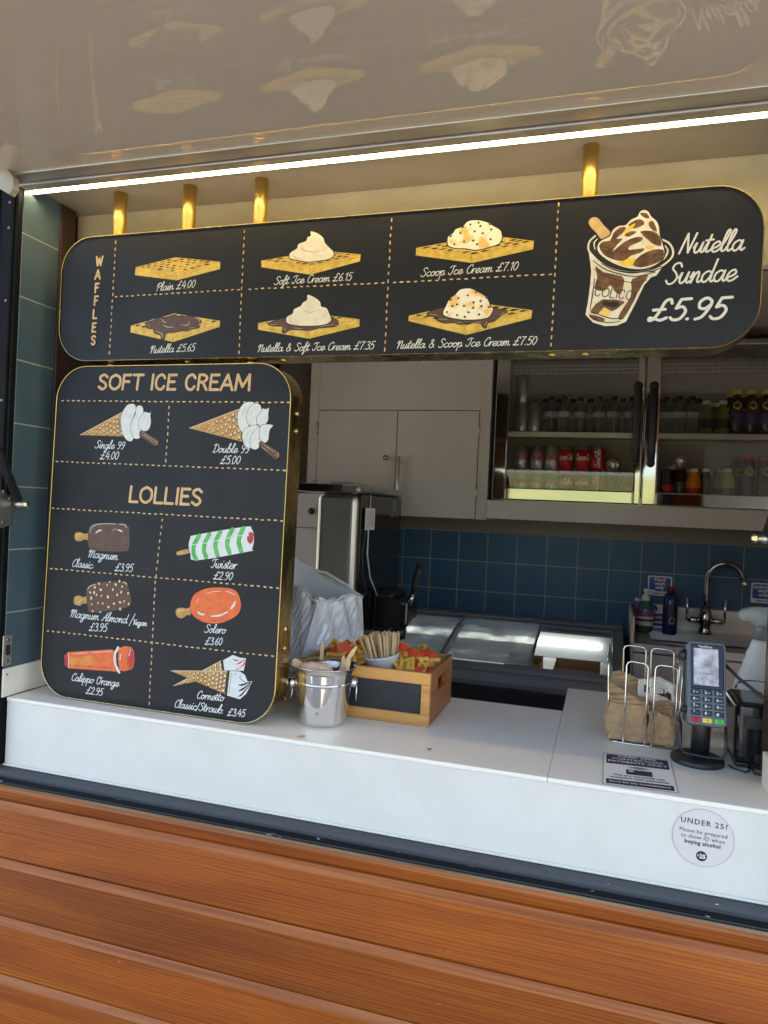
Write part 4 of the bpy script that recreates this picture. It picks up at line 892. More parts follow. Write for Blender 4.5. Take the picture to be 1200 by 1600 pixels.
a = MB(); a.lathe([(.008,0),(.008,.012),(.017,.018),(.015,.028),(0,.030)], M_['black_satin'], (q.x,1.845,q.z), 16, Matrix.Rotation(R(90),4,'X')); obj('knob', a, d)
FX0, FX1 = cx(774,660).x, 1.20; FZ0 = cx(1000,790).z; FZ1 = 2.40
sf_ = thing('fridge_shelf', (.3,2.15,1.577), 'thick white shelf carrying the drinks fridge', 'shelf')
a = MB(); a.box(xR+.002,1.24,YC-.02,YB-.016,cx(1000,821).z,FZ0-.001,M_['white_cab'],.003); obj('panel', a, sf_)
fr = thing('drinks_fridge', (.3,2.15,FZ0), 'mirror steel drinks fridge with two glass doors and black handles', 'fridge')
a = MB()
a.box(FX0,FX0+.03,YC+.02,YB-.02,FZ0,FZ1,M_['fridge_liner']); a.box(FX1-.03,FX1,YC+.02,YB-.02,FZ0,FZ1,M_['steel_dark']); a.box(FX0+.031,FX1-.031,YB-.05,YB-.02,FZ0,FZ1,M_['fridge_liner'])
a.box(FX0+.031,FX1-.031,YC+.02,YB-.051,FZ0,FZ0+.035,M_['steel']); a.box(FX0+.031,FX1-.031,YC+.02,YB-.051,FZ1-.03,FZ1,M_['steel_dark']); obj('body', a, fr)
xs1 = cx(1005,680).x
zs = cx(900,675).z
for (p,q,xin0,xin1) in ((FX0,xs1-.002,cx(794,680).x,cx(993,680).x),(xs1+.002,FX1,cx(1029,680).x,FX1-.06)):
    a = MB(); z0i = cx(900,765).z; z1i = 2.372
    def bar(x0,x1,z0,z1): a.box(x0,x1,YC-.012,YC+.015,z0,z1,M_['mirror_steel'],.006,3)
    bar(p,xin0,FZ0+.003,FZ1); bar(xin1,q,FZ0+.003,FZ1); bar(xin0+.0003,xin1-.0003,FZ0+.003,z0i); bar(xin0+.0003,xin1-.0003,z1i,FZ1)
    d = obj('door', a, fr)
    a = MB(); a.box(xin0-.002,xin1+.002,YC-.002,YC,z0i-.002,z1i+.002,M_['fridge_glass']); obj('pane', a, d)
    hx = (xs1-.030 if p == FX0 else xs1+.036); ht, hb = cx(1003,604).z, cx(1003,724).z
    a = MB(); N = 14; pts = [(hx,YC-.018-.035*sin(pi*i/N)**.6,hb+(ht-hb)*i/N) for i in range(N+1)]; a.tube(pts,.0165,M_['black_satin'],12,radii=[.0165]*(N+1)); a.sphere((hx,YC-.02,ht),.020,M_['black_gloss']); a.sphere((hx,YC-.02,hb),.018,M_['black_satin']); obj('handle', a, d)
a = MB(); a.box(FX0+.032,FX1-.032,YC+.045,YB-.052,zs-.008,zs,M_['steel'],.001); a.box(FX0+.032,FX1-.032,YC+.035,YC+.0445,zs-.022,zs+.004,M_['steel'],.002); obj('shelf', a, fr)
a = MB(); zg = cx(900,574).z
for k in range(3): a.box(FX0+.07,FX1-.06,YC+.05,YC+.054,zg-.02+.018*k,zg-.014+.018*k,M_['steel'])
for i in range(60):
    x = FX0+.075+i*.027
    if x < FX1-.07: a.box(x,x+.004,YC+.0545,YC+.058,zg-.02,zg+.022,M_['steel'])
obj('vent_grille', a, fr)
ZF = FZ0+.0352; ZS = zs+.0002; YI = YC+.10
# --- cans
def can_thing(label, group, c_body, z=0, lettering_=None, h=.115, r=.033, body_mat=None):
    t = thing('drinks_can', (0,0,0), label, 'drinks can', group)
    a = MB(); a.lathe([(.024,0),(.026,.004),(r,.011),(r,h-.014)], body_mat, n=28); obj('body', a, t)
    a = MB(); a.lathe([(r,h-.0139),(r-.006,h-.002),(r-.0065,h),(r-.0085,h),(r-.0095,h-.004),(0,h-.004)], M_['steel'], n=28, close=False); a.box(-.005,.005,-.014,.002,h-.004,h-.0032,M_['steel']); obj('lid', a, t)
    if lettering_:
        txt, col, sz, vert = lettering_
        def MC(x,y,d):
            if vert: x, y = -(y-.0)+.006, x
            th = -pi/2 + x/r; return Vector(((r+d)*cos(th),(r+d)*sin(th), .5*h+y))
        A = Art(MC); wl = sz; lettering(A, txt, (-wl/2,-.006), (wl/2,-.006), col, w=.0032, hr=1.25); raw('lettering', A.mb, t)
    return t
mat('can_red', rgb(190,22,34), None, 4, .3, .3); mat('can_silver', rgb(190,192,194), None, 4, .3, .7); mat('can_black', rgb(24,24,26), None, 4, .3, .3)
mat('can_white_letters', rgb(240,236,230), None, 4, .4); mat('can_green', rgb(30,60,46), None, 4, .3, .3)
def put(t, px, py_base, z, Y=YI): 
    x = at(px, py_base, Y=Y).x; return (x, Y, z)
red0 = can_thing('red cola can with vertical white script, upper layer, rightmost red can', 'red cola cans in the fridge', None, lettering_=('Coca-Cola',M_['can_white_letters'],.080,True), body_mat=M_['can_red'])
red0.location = put(red0,934,718,ZF+.1162)
red1 = can_thing('red cola can with white script across, upper layer, first red can from the left', 'red cola cans in the fridge', None, lettering_=('Coca-Cola',M_['can_white_letters'],.088,False), body_mat=M_['can_red'])
red1.location = put(red1,884,718,ZF+.1162)
dup(red1, put(0,910,718,ZF+.1162), (0,0,.35), 'red cola can with white script turned aside, upper layer, middle red can')
sil0 = can_thing('silver cola can with red script, upper layer at the far left', 'silver cola cans in the fridge', None, lettering_=('Coca-Cola',M_['can_red'],.085,False), body_mat=M_['can_silver'])
sil0.location = put(0,814,718,ZF+.1162); sil0.rotation_euler = (0,0,.45)
dup(sil0, put(0,839,718,ZF+.1162), (0,0,-.3), 'silver cola can with red script, upper layer, second from the left')
dup(sil0, put(0,862,718,ZF+.1162), (0,0,.2), 'silver cola can with red script, upper layer, next to the first red can')
for k,(px,src,lab) in enumerate(((814,sil0,'silver cola can, lower layer at the far left'),(839,sil0,'silver cola can, lower layer, second from the left'),(862,sil0,'silver cola can, lower layer, third from the left'),
    (884,red1,'red cola can, lower layer, first red can from the left'),(910,red1,'red cola can, lower layer, middle red can'),(934,red0,'red cola can, lower layer, third red can from the left'))):
    dup(src, put(0,px,755,ZF+.0002), (0,0,random.uniform(-.6,.6)), lab)
gk = can_thing('black can with red rim, left of the pair under a lying can', 'black cans in the fridge', None, lettering_=None, body_mat=M_['can_black'])
gk.location = put(0,956,755,ZF+.0002)
a = MB(); a.lathe([(.0333,.086),(.0334,.1)], M_['can_red'], n=28, close=False); obj('rim_stripe', a, gk); a = MB(); a.lathe([(.0333,.03),(.0334,.07)], M_['can_green'], n=28, close=False); obj('body_stripe', a, gk)
dup(gk, put(0,979,755,ZF+.0002), (0,0,.6), 'black can with red rim, right of the pair under a lying can')
ly = dup(sil0, put(0,958,714,ZF+.1152+.0335), (R(80),0,0), 'silver can lying on its side with its end facing out, left fridge door', 'cans lying on their side'); ly.location.y = YC+.18; ly.rotation_euler = (R(90),0,0)
ts = can_thing('slim silver can on the upper fridge shelf, front one of the left stack', 'slim silver cans in the fridge', None, h=.145, r=.029, body_mat=M_['can_silver'])
ts.location = put(0,815,670,ZS)
dup(ts, put(0,815,640,ZS+.1452), (0,0,1), 'slim silver can stacked on top of another at the left of the upper shelf')
dup(ts, put(0,835,670,ZS), (0,0,2), 'slim silver can standing alone right of the stack on the upper shelf')
# --- bottles
def bottle_thing(label, group, prof, liquid, cap_mat, cap, lab=None, cat='bottle'):
    t = thing('drinks_bottle', (0,0,0), label, cat, group)
    a = MB(); a.lathe(prof, liquid, n=24); obj('body', a, t)
    a = MB(); r,z0,z1 = cap; a.lathe([(r,z0),(r,z1-.002),(r-.002,z1),(0,z1)], cap_mat, n=18); obj('cap', a, t)
    for (r,z0,z1,m) in (lab or ()): a = MB(); a.lathe([(r,z0),(r,z1)], m, n=24, close=False); obj('label', a, t)
    return t
mat('b_green', rgb(96,112,60), None, 4, .15); mat('b_dark', rgb(24,26,28), None, 4, .15); mat('b_orange', rgb(232,140,30), None, 4, .2); mat('b_darkgreen', rgb(28,52,34), None, 4, .15); mat('b_pale', rgb(176,182,130), None, 4, .2)
mat('b_blue', rgb(26,50,120), None, 4, .4); mat('b_yellow', rgb(222,204,56), None, 4, .4); mat('b_tea', rgb(60,34,20), None, 4, .15)
clear_prof = [(.026,0),(.031,.006),(.031,.02),(.029,.024),(.031,.028),(.031,.045),(.029,.049),(.031,.053),(.031,.07),(.029,.074),(.031,.078),(.031,.11),(.030,.125),(.022,.145),(.013,.158),(.013,.166)]
wb = bottle_thing('clear water bottle at the far left of the left door row', 'clear water bottles in the fridge', clear_prof, M_['clear_plastic'], M_['black_satin'], (.0145,.162,.178), [(.0314,.08,.105,M_['label_clear'])])
spots = [(860,'left'),(880,'left'),(905,'left'),(936,'left'),(958,'left'),(985,'left'),(1040,'right'),(1060,'right'),(1080,'right')]
ordn = ['first','second','third','fourth','fifth','sixth']
cnt = {'left':0,'right':0}
for i,(px,side) in enumerate(spots):
    lab = 'clear water bottle on the upper shelf, %s from left, %s door' % (ordn[cnt[side]], side); cnt[side] += 1
    if i == 0: wb.location = put(0,px,672,ZS); wb['label'] = lab
    else: dup(wb, put(0,px,672,ZS,YI+random.uniform(-.01,.02)), (0,0,i), lab)
gb_ = bottle_thing('green drink bottle with white cap on the upper shelf, left one of two', 'green bottles with white caps', [(.024,0),(.030,.005),(.030,.09),(.024,.12),(.014,.136),(.014,.145)], M_['b_green'], M_['white_plastic'], (.0165,.140,.158), [(.0304,.03,.075,M_['b_darkgreen'])])
gb_.location = put(0,1102,672,ZS); dup(gb_, put(0,1128,672,ZS), (0,0,1), 'green drink bottle with white cap on the upper shelf, right one of two')
tea_prof = [(.026,0),(.031,.006),(.031,.10),(.026,.12),(.030,.135),(.026,.155),(.016,.18),(.016,.19)]
tb = bottle_thing('dark tea bottle with yellow cap and blue label, leftmost of three', 'tea bottles with yellow caps', tea_prof, M_['b_dark'], M_['b_yellow'], (.019,.184,.204), [(.0314,.055,.098,M_['b_blue'])])
def yellow_badge(t, z):
    A = Art(lambda x,y,d: Vector(((.030+d)*cos(-pi/2+x/.03),(.030+d)*sin(-pi/2+x/.03),z+y))); A.blob((0,0),.017,.017,M_['b_yellow'],0,16); A.stroke([(-.010,-.002),(.010,.001)],.004,M_['can_red'],0); A.blob((0,.017),.007,.009,M_['b_green'],.3,8); raw('badge', A.mb, t)
yellow_badge(tb, .132); tb.location = put(0,1149,672,ZS)
dup(tb, put(0,1172,672,ZS), (0,0,.15), 'dark tea bottle with yellow cap and blue label, middle of three'); dup(tb, put(0,1196,672,ZS), (0,0,-.1), 'dark tea bottle with yellow cap and blue label, rightmost of three')
rt = bottle_thing('dark tea bottle with red cap and yellow badge, left of two', 'tea bottles with red caps', tea_prof, M_['b_tea'], M_['can_red'], (.019,.184,.204), [(.0314,.03,.09,M_['b_tea'])])
yellow_badge(rt, .132); rt.location = put(0,1168,758,ZF+.0002); dup(rt, put(0,1194,758,ZF+.0002), (0,0,.2), 'dark tea bottle with red cap and yellow badge, right of two')
oj = bottle_thing('round orange juice bottle with white cap', None, [(.030,0),(.036,.008),(.037,.05),(.034,.085),(.024,.112),(.016,.124),(.016,.130)], M_['b_orange'], M_['white_plastic'], (.0185,.126,.143), [(.0376,.03,.055,M_['can_red'])]); oj.location = put(0,1083,758,ZF+.0002)
dg_ = bottle_thing('slim dark green bottle with white cap beside the orange juice', None, [(.022,0),(.026,.005),(.026,.095),(.020,.115),(.013,.126),(.013,.132)], M_['b_darkgreen'], M_['white_plastic'], (.0165,.128,.143)); dg_.location = put(0,1102,758,ZF+.0002)
pb = bottle_thing('pale green bottle with white cap on the lower shelf behind the right door', None, [(.025,0),(.031,.005),(.031,.085),(.026,.112),(.016,.126),(.016,.134)], M_['b_pale'], M_['white_plastic'], (.0185,.130,.146), [(.0314,.02,.06,M_['b_green'])]); pb.location = put(0,1136,758,ZF+.0002)
rc = can_thing('tall red and dark drinks can at the left of the right door', None, None, h=.15, r=.031, body_mat=M_['can_red']); a = MB(); a.lathe([(.0312,.065),(.0313,.128)], M_['can_black'], n=28, close=False); obj('body_stripe', a, rc); rc.location = put(0,1043,758,ZF+.0002)
db = bottle_thing('dark bottle under a can lying on its side, right door', None, [(.024,0),(.029,.005),(.029,.12),(.026,.125)], M_['b_dark'], M_['b_dark'], (.026,.121,.135), [(.0294,.03,.08,M_['b_darkgreen'])]); db.location = put(0,1062,758,ZF+.0002)
l2 = dup(sil0, (0,0,0), (R(90),0,0), 'silver can lying on its side with its end facing out, right fridge door', 'cans lying on their side'); p_ = put(0,1062,704,ZF+.1352+.0335); l2.location = (p_[0], YC+.17, p_[2])

# --- the rows behind
for px,side in ((850,'left'),(871,'left'),(893,'left'),(921,'left'),(947,'left'),(972,'left'),(1034,'right'),(1052,'right'),(1072,'right'),(1090,'right')):
    dup(wb, put(0,px,670,ZS,YI+.075), (0,0,px), 'clear water bottle in the back row of the upper shelf, %s door' % side, 'clear water bottles in the back row, %s door' % side)
for px,n in ((1140,'left'),(1162,'middle'),(1185,'right')): dup(tb, put(0,px,670,ZS,YI+.08), (0,0,.1), 'dark tea bottle with yellow cap in the second row, %s one' % n, 'tea bottles in the second row')
for px,n in ((1112,'left'),(1121,'right')): dup(gb_, put(0,px,670,ZS,YI+.075), (0,0,2), 'green drink bottle with white cap in the second row, %s one' % n, 'green bottles in the second row')
dup(pb, put(0,1126,757,ZF+.0002,YI+.075), (0,0,1), 'pale green bottle with white cap in the second row of the lower shelf'); dup(oj, put(0,1076,757,ZF+.0002,YI+.08), (0,0,1), 'round orange juice bottle with white cap in the second row')
for px,n in ((1148,'left'),(1180,'right')): dup(rt, put(0,px,757,ZF+.0002,YI+.08), (0,0,.4), 'dark tea bottle with red cap in the second row, %s one' % n, 'tea bottles with red caps in the second row')

# ------------------------------------------------------------------ soft ice cream machine
MY0, MY1, MX = 1.15, 1.743, -.896
mc = thing('ice_cream_machine', (-1.05,1.45,.05), 'tall steel soft ice cream machine with black front and black lever head', 'ice cream machine')
xl = at(495,770,Y=MY0).x
a = MB(); a.box(xl,MX-.0005,MY0,MY1,.08,1.652,M_['steel'],.028,5, smooth=False); obj('body', a, mc)
a = MB(); a.box(MX,MX+.008,MY0+.028,MY1-.01,.30,1.650,M_['black_gloss'],.003); ff = obj('front_panel', a, mc)
a = MB(); a.box(xl-.085,MX+.012,MY0-.012,MY1+.01,1.6525,1.688,M_['steel'],.017,4); a.box(xl-.0855,MX-.06,MY0-.0135,MY0-.0122,1.656,1.685,M_['black_gloss']); lid = obj('lid', a, mc)
a = MB(); a.box(MX-.17,MX-.06,MY0+.12,MY0+.30,1.6885,1.70,M_['steel'],.004); obj('lid_handle', a, lid)
HX0, HX1, HY0, HY1 = MX+.0085, MX+.135, 1.36, 1.56
def hp(x,y,z): return Vector((x,y,z))
a = MB(); a.box(HX0,HX0+.085,HY0,HY1,1.105,1.262,M_['black_satin'],.010,3); a.box(HX0+.0855,HX1+.02,HY0+.012,HY1-.012,1.122,1.245,M_['black_gloss'],.026,5); a.box(HX0+.02,HX1-.005,HY0-.008,HY0-.0005,1.125,1.245,M_['black_gloss'],.003)
a.lathe([(.028,-.05),(.030,0)], M_['black_satin'], (HX0+.09,(HY0+HY1)/2,1.118), 20); hd_ = obj('dispensing_head', a, mc)
a = MB(); y = HY0+.05; a.tube([(HX1+.010,y,1.215),(HX1+.030,y,1.262)],.010,M_['chrome'],12); obj('lever_joint', a, hd_)
a = MB(); pts = [(HX1+.026,y,1.256),(HX1+.034,y,1.30),(HX1+.046,y,1.350),(HX1+.052,y,1.383)]; a.tube(pts,.013,M_['black_satin'],14,radii=[.009,.013,.0155,.0135]); obj('lever', a, mc)
a = MB(); a.box(HX1+.012,HX1+.024,HY0+.06,HY0+.14,1.150,1.160,M_['chrome'],.002); obj('head_clip', a, hd_)
# hanging tag, cord and emblem on the black front
def MF(u,v,d): return Vector((MX+.0082+d, u, v))
q1 = at(580,772,X=MX+.012); q2 = at(575,910,X=MX+.012)
tg = at(576,810,X=MX+.012)
ct_ = MB(); ct_.tube([(MX+.0115,q1.y,1.651),(MX+.012,q1.y-.008,1.60),(MX+.012,tg.y,tg.z+.04),(MX+.013,tg.y+.0,tg.z-.05),(MX+.018,tg.y-.015,1.42),(MX+.022,tg.y+.02,1.33),(MX+.03,tg.y+.10,1.25)],.0028,M_['white_plastic'],8)
cordo = obj('hanging_tag', ct_, None, loc=(MX+.012,tg.y,tg.z)); tag(cordo,'small white tag on a thin white cord hanging on the ice cream machine','tag')
a = MB(); a.box(MX+.0165,MX+.0195,tg.y-.058,tg.y+.058,tg.z-.045,tg.z+.040,M_['white_plastic'],.001); obj('card', a, cordo); a = MB(); a.box(MX+.0197,MX+.0201,tg.y-.045,tg.y+.045,tg.z-.034,tg.z+.028,M_['sticker_grey']); obj('card_print', a, cordo)
em = at(617,793,X=MX+.0085); A = Art(lambda x,y,d: Vector((MX+.0085+d, em.y+x*2.2, em.z+y)))
A.stroke([(.006,.020),(-.004,.024),(-.012,.010),(-.010,-.008),(.0,-.016),(.008,-.012)],.0042,M_['can_silver']); A.stroke([(.006,.010),(-.002,.010),(-.004,.0),(.003,-.004),(.006,.002)],.0034,M_['can_silver'])
raw('emblem', A.mb, mc)
a = MB(); plaintext(a,'DEL ACC', lambda x,y,d: Vector((MX+.0085+d, em.y+x*2.0, em.z-.040+y)), .017, M_['can_silver']); raw('emblem_lettering', a, mc)

# ------------------------------------------------------------------ chest freezer with curved sliding lids
fz = thing('chest_freezer', (-.5,1.9,.05), 'long grey chest freezer with curved sliding glass lids and lit inside', 'chest freezer')
ZX0, ZX1 = -1.04, .085
a = MB(); a.box(ZX0,ZX1,1.53,2.24,.08,.904,M_['black_satin'],.012,3); obj('base', a, fz)
def lidz(y): t = (y-1.50)/(2.22-1.50); return .962+.120*sin(min(1,max(0,t))*pi/2*.92)
# rim all round, with rounded front nosing and stepped back
a = MB()
a.prism([(1.500,.905),(1.490,.925),(1.492,.945),(1.505,.957),(1.530,.962),(1.535,.972),(1.556,.983),(1.566,.985),(1.572,.983),(1.572,.905)],'x',ZX0-.01,ZX1+.01,M_['grey_plastic'],smooth=False)
a.prism([(2.10,1.02),(2.10,1.058),(2.14,1.066),(2.145,1.076),(2.18,1.083),(2.186,1.092),(2.235,1.098),(2.262,1.080),(2.262,.93),(2.20,.93)],'x',ZX0-.01,ZX1+.01,M_['grey_plastic'])
for (p,q) in ((ZX0-.0105,ZX0+.035),(ZX1-.035,ZX1+.0105)):
    P = [(1.5725,.93)]+[(1.5725+(2.0995-1.5725)*i/10, lidz(1.5725+(2.0995-1.5725)*i/10)+.012) for i in range(11)]+[(2.0995,.93)]; a.prism(P,'x',p,q,M_['grey_plastic'])
obj('rim', a, fz)
a = MB(); a.box(ZX0+.036,ZX1-.036,2.085,2.099,.72,1.05,M_['freezer_liner']); a.box(ZX0+.036,ZX1-.036,1.573,1.585,.72,.965,M_['freezer_liner']); a.box(ZX0+.036,ZX1-.036,1.586,2.084,.926,.932,M_['freezer_liner']); a.box(ZX1-.0485,ZX1-.0355,1.586,2.084,.933,1.02,M_['freezer_liner']); obj('liner', a, fz)
q1 = at(633,984,Y=2.06); q2 = at(936,1012,Y=2.06)
a = MB(); a.tube([(-1.0,2.062,1.008),(q2.x,2.062,1.008)],.0155,M_['tube_white'],14); a.sphere((q2.x,2.062,1.008),.0155,M_['tube_white']); obj('light_tube', a, fz)
xd1 = at(720,990,Y=1.9).x; xd2 = at(842,1006,Y=1.9).x
def curved(x0,x1,dz,th,m,y0=1.573,y1=2.10):
    ys_ = [y0+(y1-y0)*i/14 for i in range(15)]; P = [(y,lidz(y)+dz) for y in ys_]+[(y,lidz(y)+dz+th) for y in reversed(ys_)]
    b = MB(); b.prism(P,'x',x0,x1,m); return b
for (x0,x1,dz) in ((ZX0+.04,xd1,.001),(xd1-.03,xd2,.0075)):
    b = curved(x0+.012,x1-.012,dz,.003,M_['lid_glass']); l_ = obj('glass_lid', b, fz)
    for (p,q) in ((x0,x0+.0118),(x1-.0118,x1)): b = curved(p,q,dz-.001,.006,M_['grey_plastic']); obj('lid_frame', b, l_)
for k,(px,py,w_,lab) in enumerate(((818,1029,.12,'left brown cardboard box inside the open end of the freezer'),(902,1036,.15,'right brown cardboard box inside the open end of the freezer'))):
    x = at(px,py,Y=1.72).x; a = MB(); h = .972
    a.box(x-w_*.62,x+w_*.62,1.66,1.665,.9325,h,M_['cardboard']); a.box(x-w_*.62,x+w_*.62,1.83,1.835,.9325,h+.012,M_['cardboard']); a.box(x-w_*.62,x-w_*.62+.005,1.6652,1.8298,.9325,h+.004,M_['cardboard']); a.box(x+w_*.62-.005,x+w_*.62,1.6652,1.8298,.9325,h+.004,M_['cardboard']); a.box(x-w_*.61,x+w_*.61,1.6653,1.8297,.9325,.95,M_['cardboard'])
    tag(obj('cardboard_box', a, None, (x,1.75,.9325)), lab, 'box')

# ------------------------------------------------------------------ sink and what stands at it
sk_ = thing('sink_unit', (.5,2.05,.05), 'stainless steel sink unit with splashback against the blue tiles', 'sink')
SX0, SX1, SZ = .135, 1.22, 1.088
a = MB(); a.box(SX0,SX1,1.79,2.278,.08,SZ-.045,M_['steel']); obj('cabinet', a, sk_)
a = MB()
a.box(SX0,SX1,1.775,1.835,SZ-.04,SZ,M_['steel'],.006); a.box(SX0,.21,1.8355,2.16,SZ-.04,SZ,M_['steel'],.004); a.box(.70,SX1,1.8355,2.16,SZ-.04,SZ,M_['steel'],.004); a.box(SX0,SX1,2.1605,2.2785,SZ-.04,SZ+.004,M_['steel'],.004)
a.box(.2105,.6995,1.8355,2.16,SZ-.044,SZ-.041,M_['steel_dark']); obj('deck', a, sk_)
a = MB(); a.box(SX0,SX1,2.279,2.2975,SZ-.04,at(1055,948,Y=2.28).z,M_['steel'],.003); obj('splashback', a, sk_)
a = MB(); a.box(SX0-.012,SX0-.0005,1.80,2.29,.95,SZ+.11,M_['white_cab'],.003); obj('end_panel', a, sk_)
tp_ = thing('mixer_tap', (.45,2.20,SZ+.004), 'tall chrome swan neck mixer tap with two lever handles', 'tap')
b0 = at(1101,985,Y=2.20); zt = at(1102,905,Y=2.20).z
xr = at(1160,900,Y=2.20).x; xc = (b0.x+xr)/2; rr = (xr-b0.x)/2
pts = [(b0.x,2.20,SZ+.02),(b0.x,2.20,zt-.06),(b0.x,2.20,zt)]+[(xc-rr*cos(R(t)),2.20-.02*sin(R(t/2)),zt+rr*1.05*sin(R(t))) for t in range(12,166,11)]
e = Vector(pts[-1]); pts += [(e.x+.012,e.y,e.z-.035)]
a = MB(); a.tube(pts,.0125,M_['chrome_dark'],16); a.tube([Vector(pts[-1])+Vector((-.002,0,.008)),Vector(pts[-1])+Vector((.006,0,-.020))],.0155,M_['chrome'],14); obj('spout', a, tp_)
a = MB(); a.lathe([(.030,0),(.028,.012),(.022,.030),(.030,.055),(.032,.075),(.024,.105),(.015,.125)], M_['chrome_dark'], (b0.x,2.20,SZ+.0042), 24); obj('tap_body', a, tp_)
for s in (-1,1):
    zz = SZ+.065; a = MB(); a.tube([(b0.x+s*.02,2.20,zz),(b0.x+s*.075,2.19,zz)],.013,M_['chrome'],14); a.tube([(b0.x+s*.078,2.19,zz-.004),(b0.x+s*.082,2.185,zz+.11)],.0065,M_['chrome'],10); obj('lever_handle', a, tp_)
sb = thing('soap_dispenser', (0,0,0), 'clear green hand soap pump bottle with white pump and purple label', 'soap bottle')
a = MB(); a.lathe([(.030,0),(.036,.006),(.037,.10),(.030,.125),(.016,.14),(.016,.145)], M_['b_soap'], n=24); obj('body', a, sb)
a = MB(); a.lathe([(.0375,.03),(.0375,.072)], M_['sticker_grey'], n=24, close=False); a.lathe([(.0376,.0722),(.0376,.098)], M_['label_purple'], n=24, close=False); a.lathe([(.0377,.050),(.0377,.060)], M_['ink'], n=24, close=False); obj('label', a, sb)
a = MB(); a.lathe([(.018,.143),(.018,.165),(.008,.168),(.007,.185)], M_['white_plastic'], n=16); a.box(-.011,.011,-.009,.009,.185,.197,M_['white_plastic'],.003); a.tube([(.005,0,.192),(.035,-.004,.190),(.042,-.005,.184)],.005,M_['white_plastic'],8); obj('pump', a, sb)
p = at(1007,979,Y=2.14); sb.location = (p.x,2.14,SZ+.0001)
pp = thing('purple_bottle', (0,0,0), 'purple bottle half hidden behind the soap pump bottle', 'bottle'); a = MB(); a.lathe([(.022,0),(.024,.004),(.024,.11),(.016,.125)], M_['label_purple'], n=20); obj('body', a, pp); a = MB(); a.lathe([(.0145,.125),(.0145,.14),(0,.141)], M_['white_plastic'], n=16); obj('cap', a, pp); pp.location = (p.x-.030,2.205,SZ+.0045)
bb = thing('detergent_bottle', (0,0,0), 'blue washing up liquid bottle with red cap at the sink', 'bottle')
a = MB(); a.lathe([(.034,0),(.038,.006),(.038,.15),(.034,.185),(.020,.205)], M_['b_detergent'], n=24); obj('body', a, bb)
a = MB(); a.lathe([(.0385,.05),(.0385,.135)], M_['label_dark'], n=24, close=False); lb_ = obj('label', a, bb)
A = Art(lambda x,y,d: Vector(((.0386+d)*cos(-pi/2+x/.0386),(.0386+d)*sin(-pi/2+x/.0386),.09+y))); A.blob((.005,.015),.016,.011,M_['can_red'],.2,10,.1); A.blob((.008,-.02),.014,.017,M_['sticker_grey'],0,12,.1); A.stroke([(-.02,.03),(.02,.032)],.006,M_['can_red'],0); raw('label_print', A.mb, lb_)
a = MB(); a.lathe([(.021,.205),(.021,.230),(.019,.233),(0,.233)], M_['cap_red'], n=18); obj('cap', a, bb)
p = at(1046,980,Y=2.12); bb.location = (p.x,2.12,SZ+.0001); bb.scale = (.84,.84,.93)
def wallsign(name, label, px0,py0,px1,py1, build):
    p = at(px0,py0,Y=YB-.003); q = at(px1,py1,Y=YB-.003); w_, h_ = q.x-p.x, p.z-q.z; cx_, cz_ = (p.x+q.x)/2, (p.z+q.z)/2
    t = thing(name, (cx_,YB-.003,cz_), label, 'sign'); 
    def MS(x,y,d): return Vector((cx_+x, YB-.0052-d, cz_+y))
    a = MB(); o = rrect(-w_/2,w_/2,-h_/2,h_/2,.006,4); n = len(o); a.add([MS(x,y,0) for x,y in o]+[MS(x,y,-.003) for x,y in o],[list(range(n)),list(range(n,2*n))[::-1]]+[[i,(i+1)%n,(i+1)%n+n,i+n] for i in range(n)],M_['paper_white']); obj('plate', a, t)
    build(t, MS, w_, h_); return t
def sign1(lines):
    def f(t, MS, w_, h_):
        A = Art(MS); A.poly(rrect(-w_/2+.006,w_/2-.006,-h_/2+h_*.22,h_/2-.006,.006,4), M_['print_blue']); raw('blue_field', A.mb, t)
        a = MB()
        for i,s in enumerate(lines): plaintext(a, s, (lambda x,y,d,i=i: MS(x, y+h_*.24-i*h_*.2, .0009)), .0235, M_['paper_white'], bold=.0006)
        plaintext(a, 'please wash', lambda x,y,d: MS(x,y-h_*.42,.0009), .012, M_['print_blue'], bold=.0004); raw('lettering', a, t)
    return f
def sign3(t, MS, w_, h_):
    A = Art(MS); A.poly([(-w_/2+.002,-h_/2+.002),(w_/2-.002,-h_/2+.002),(w_/2-.002,h_*.08),(-w_/2+.002,h_*.08)], M_['print_blue']); A.blob((-w_*.15,h_*.28),.022,.022,M_['print_blue'],0,18); A.stroke([(-w_*.15,h_*.36),(-w_*.15,h_*.22)],.006,M_['paper_white'],0); A.stroke([(-w_*.24,h_*.2),(-w_*.06,h_*.2)],.005,M_['paper_white'],0); raw('blue_field', A.mb, t)
    a = MB(); plaintext(a,'This sink for', lambda x,y,d: MS(x,y-h_*.14,.0009), .020, M_['paper_white'], bold=.0005); plaintext(a,'hand wash only', lambda x,y,d: MS(x,y-h_*.36,.0009), .020, M_['paper_white'], bold=.0005); raw('lettering', a, t)
wallsign('wall_sign','blue and white hand wash only sign on the tiles',1013,899,1049,932,sign1(['Hand','wash','only']))
wallsign('wall_sign','blue and white equipment wash only sign at the right edge of the tiles',1174,910,1211,944,sign1(['Equipment','wash','only']))
p = at(1013,940,Y=2.277)
def _sinksign():
    w_, h_ = .16, .105; cx_, cz_ = p.x+.045, SZ+.062
    t = thing('wall_sign', (cx_,2.2765,cz_), 'blue and white sink notice low behind the soap bottles', 'sign')
    def MS(x,y,d): return Vector((cx_+x, 2.2752-d, cz_+y))
    a = MB(); a.box(cx_-w_/2,cx_+w_/2,2.2753,2.2783,cz_-h_/2,cz_+h_/2,M_['paper_white']); obj('plate', a, t); sign3(t, MS, w_, h_)
_sinksign()
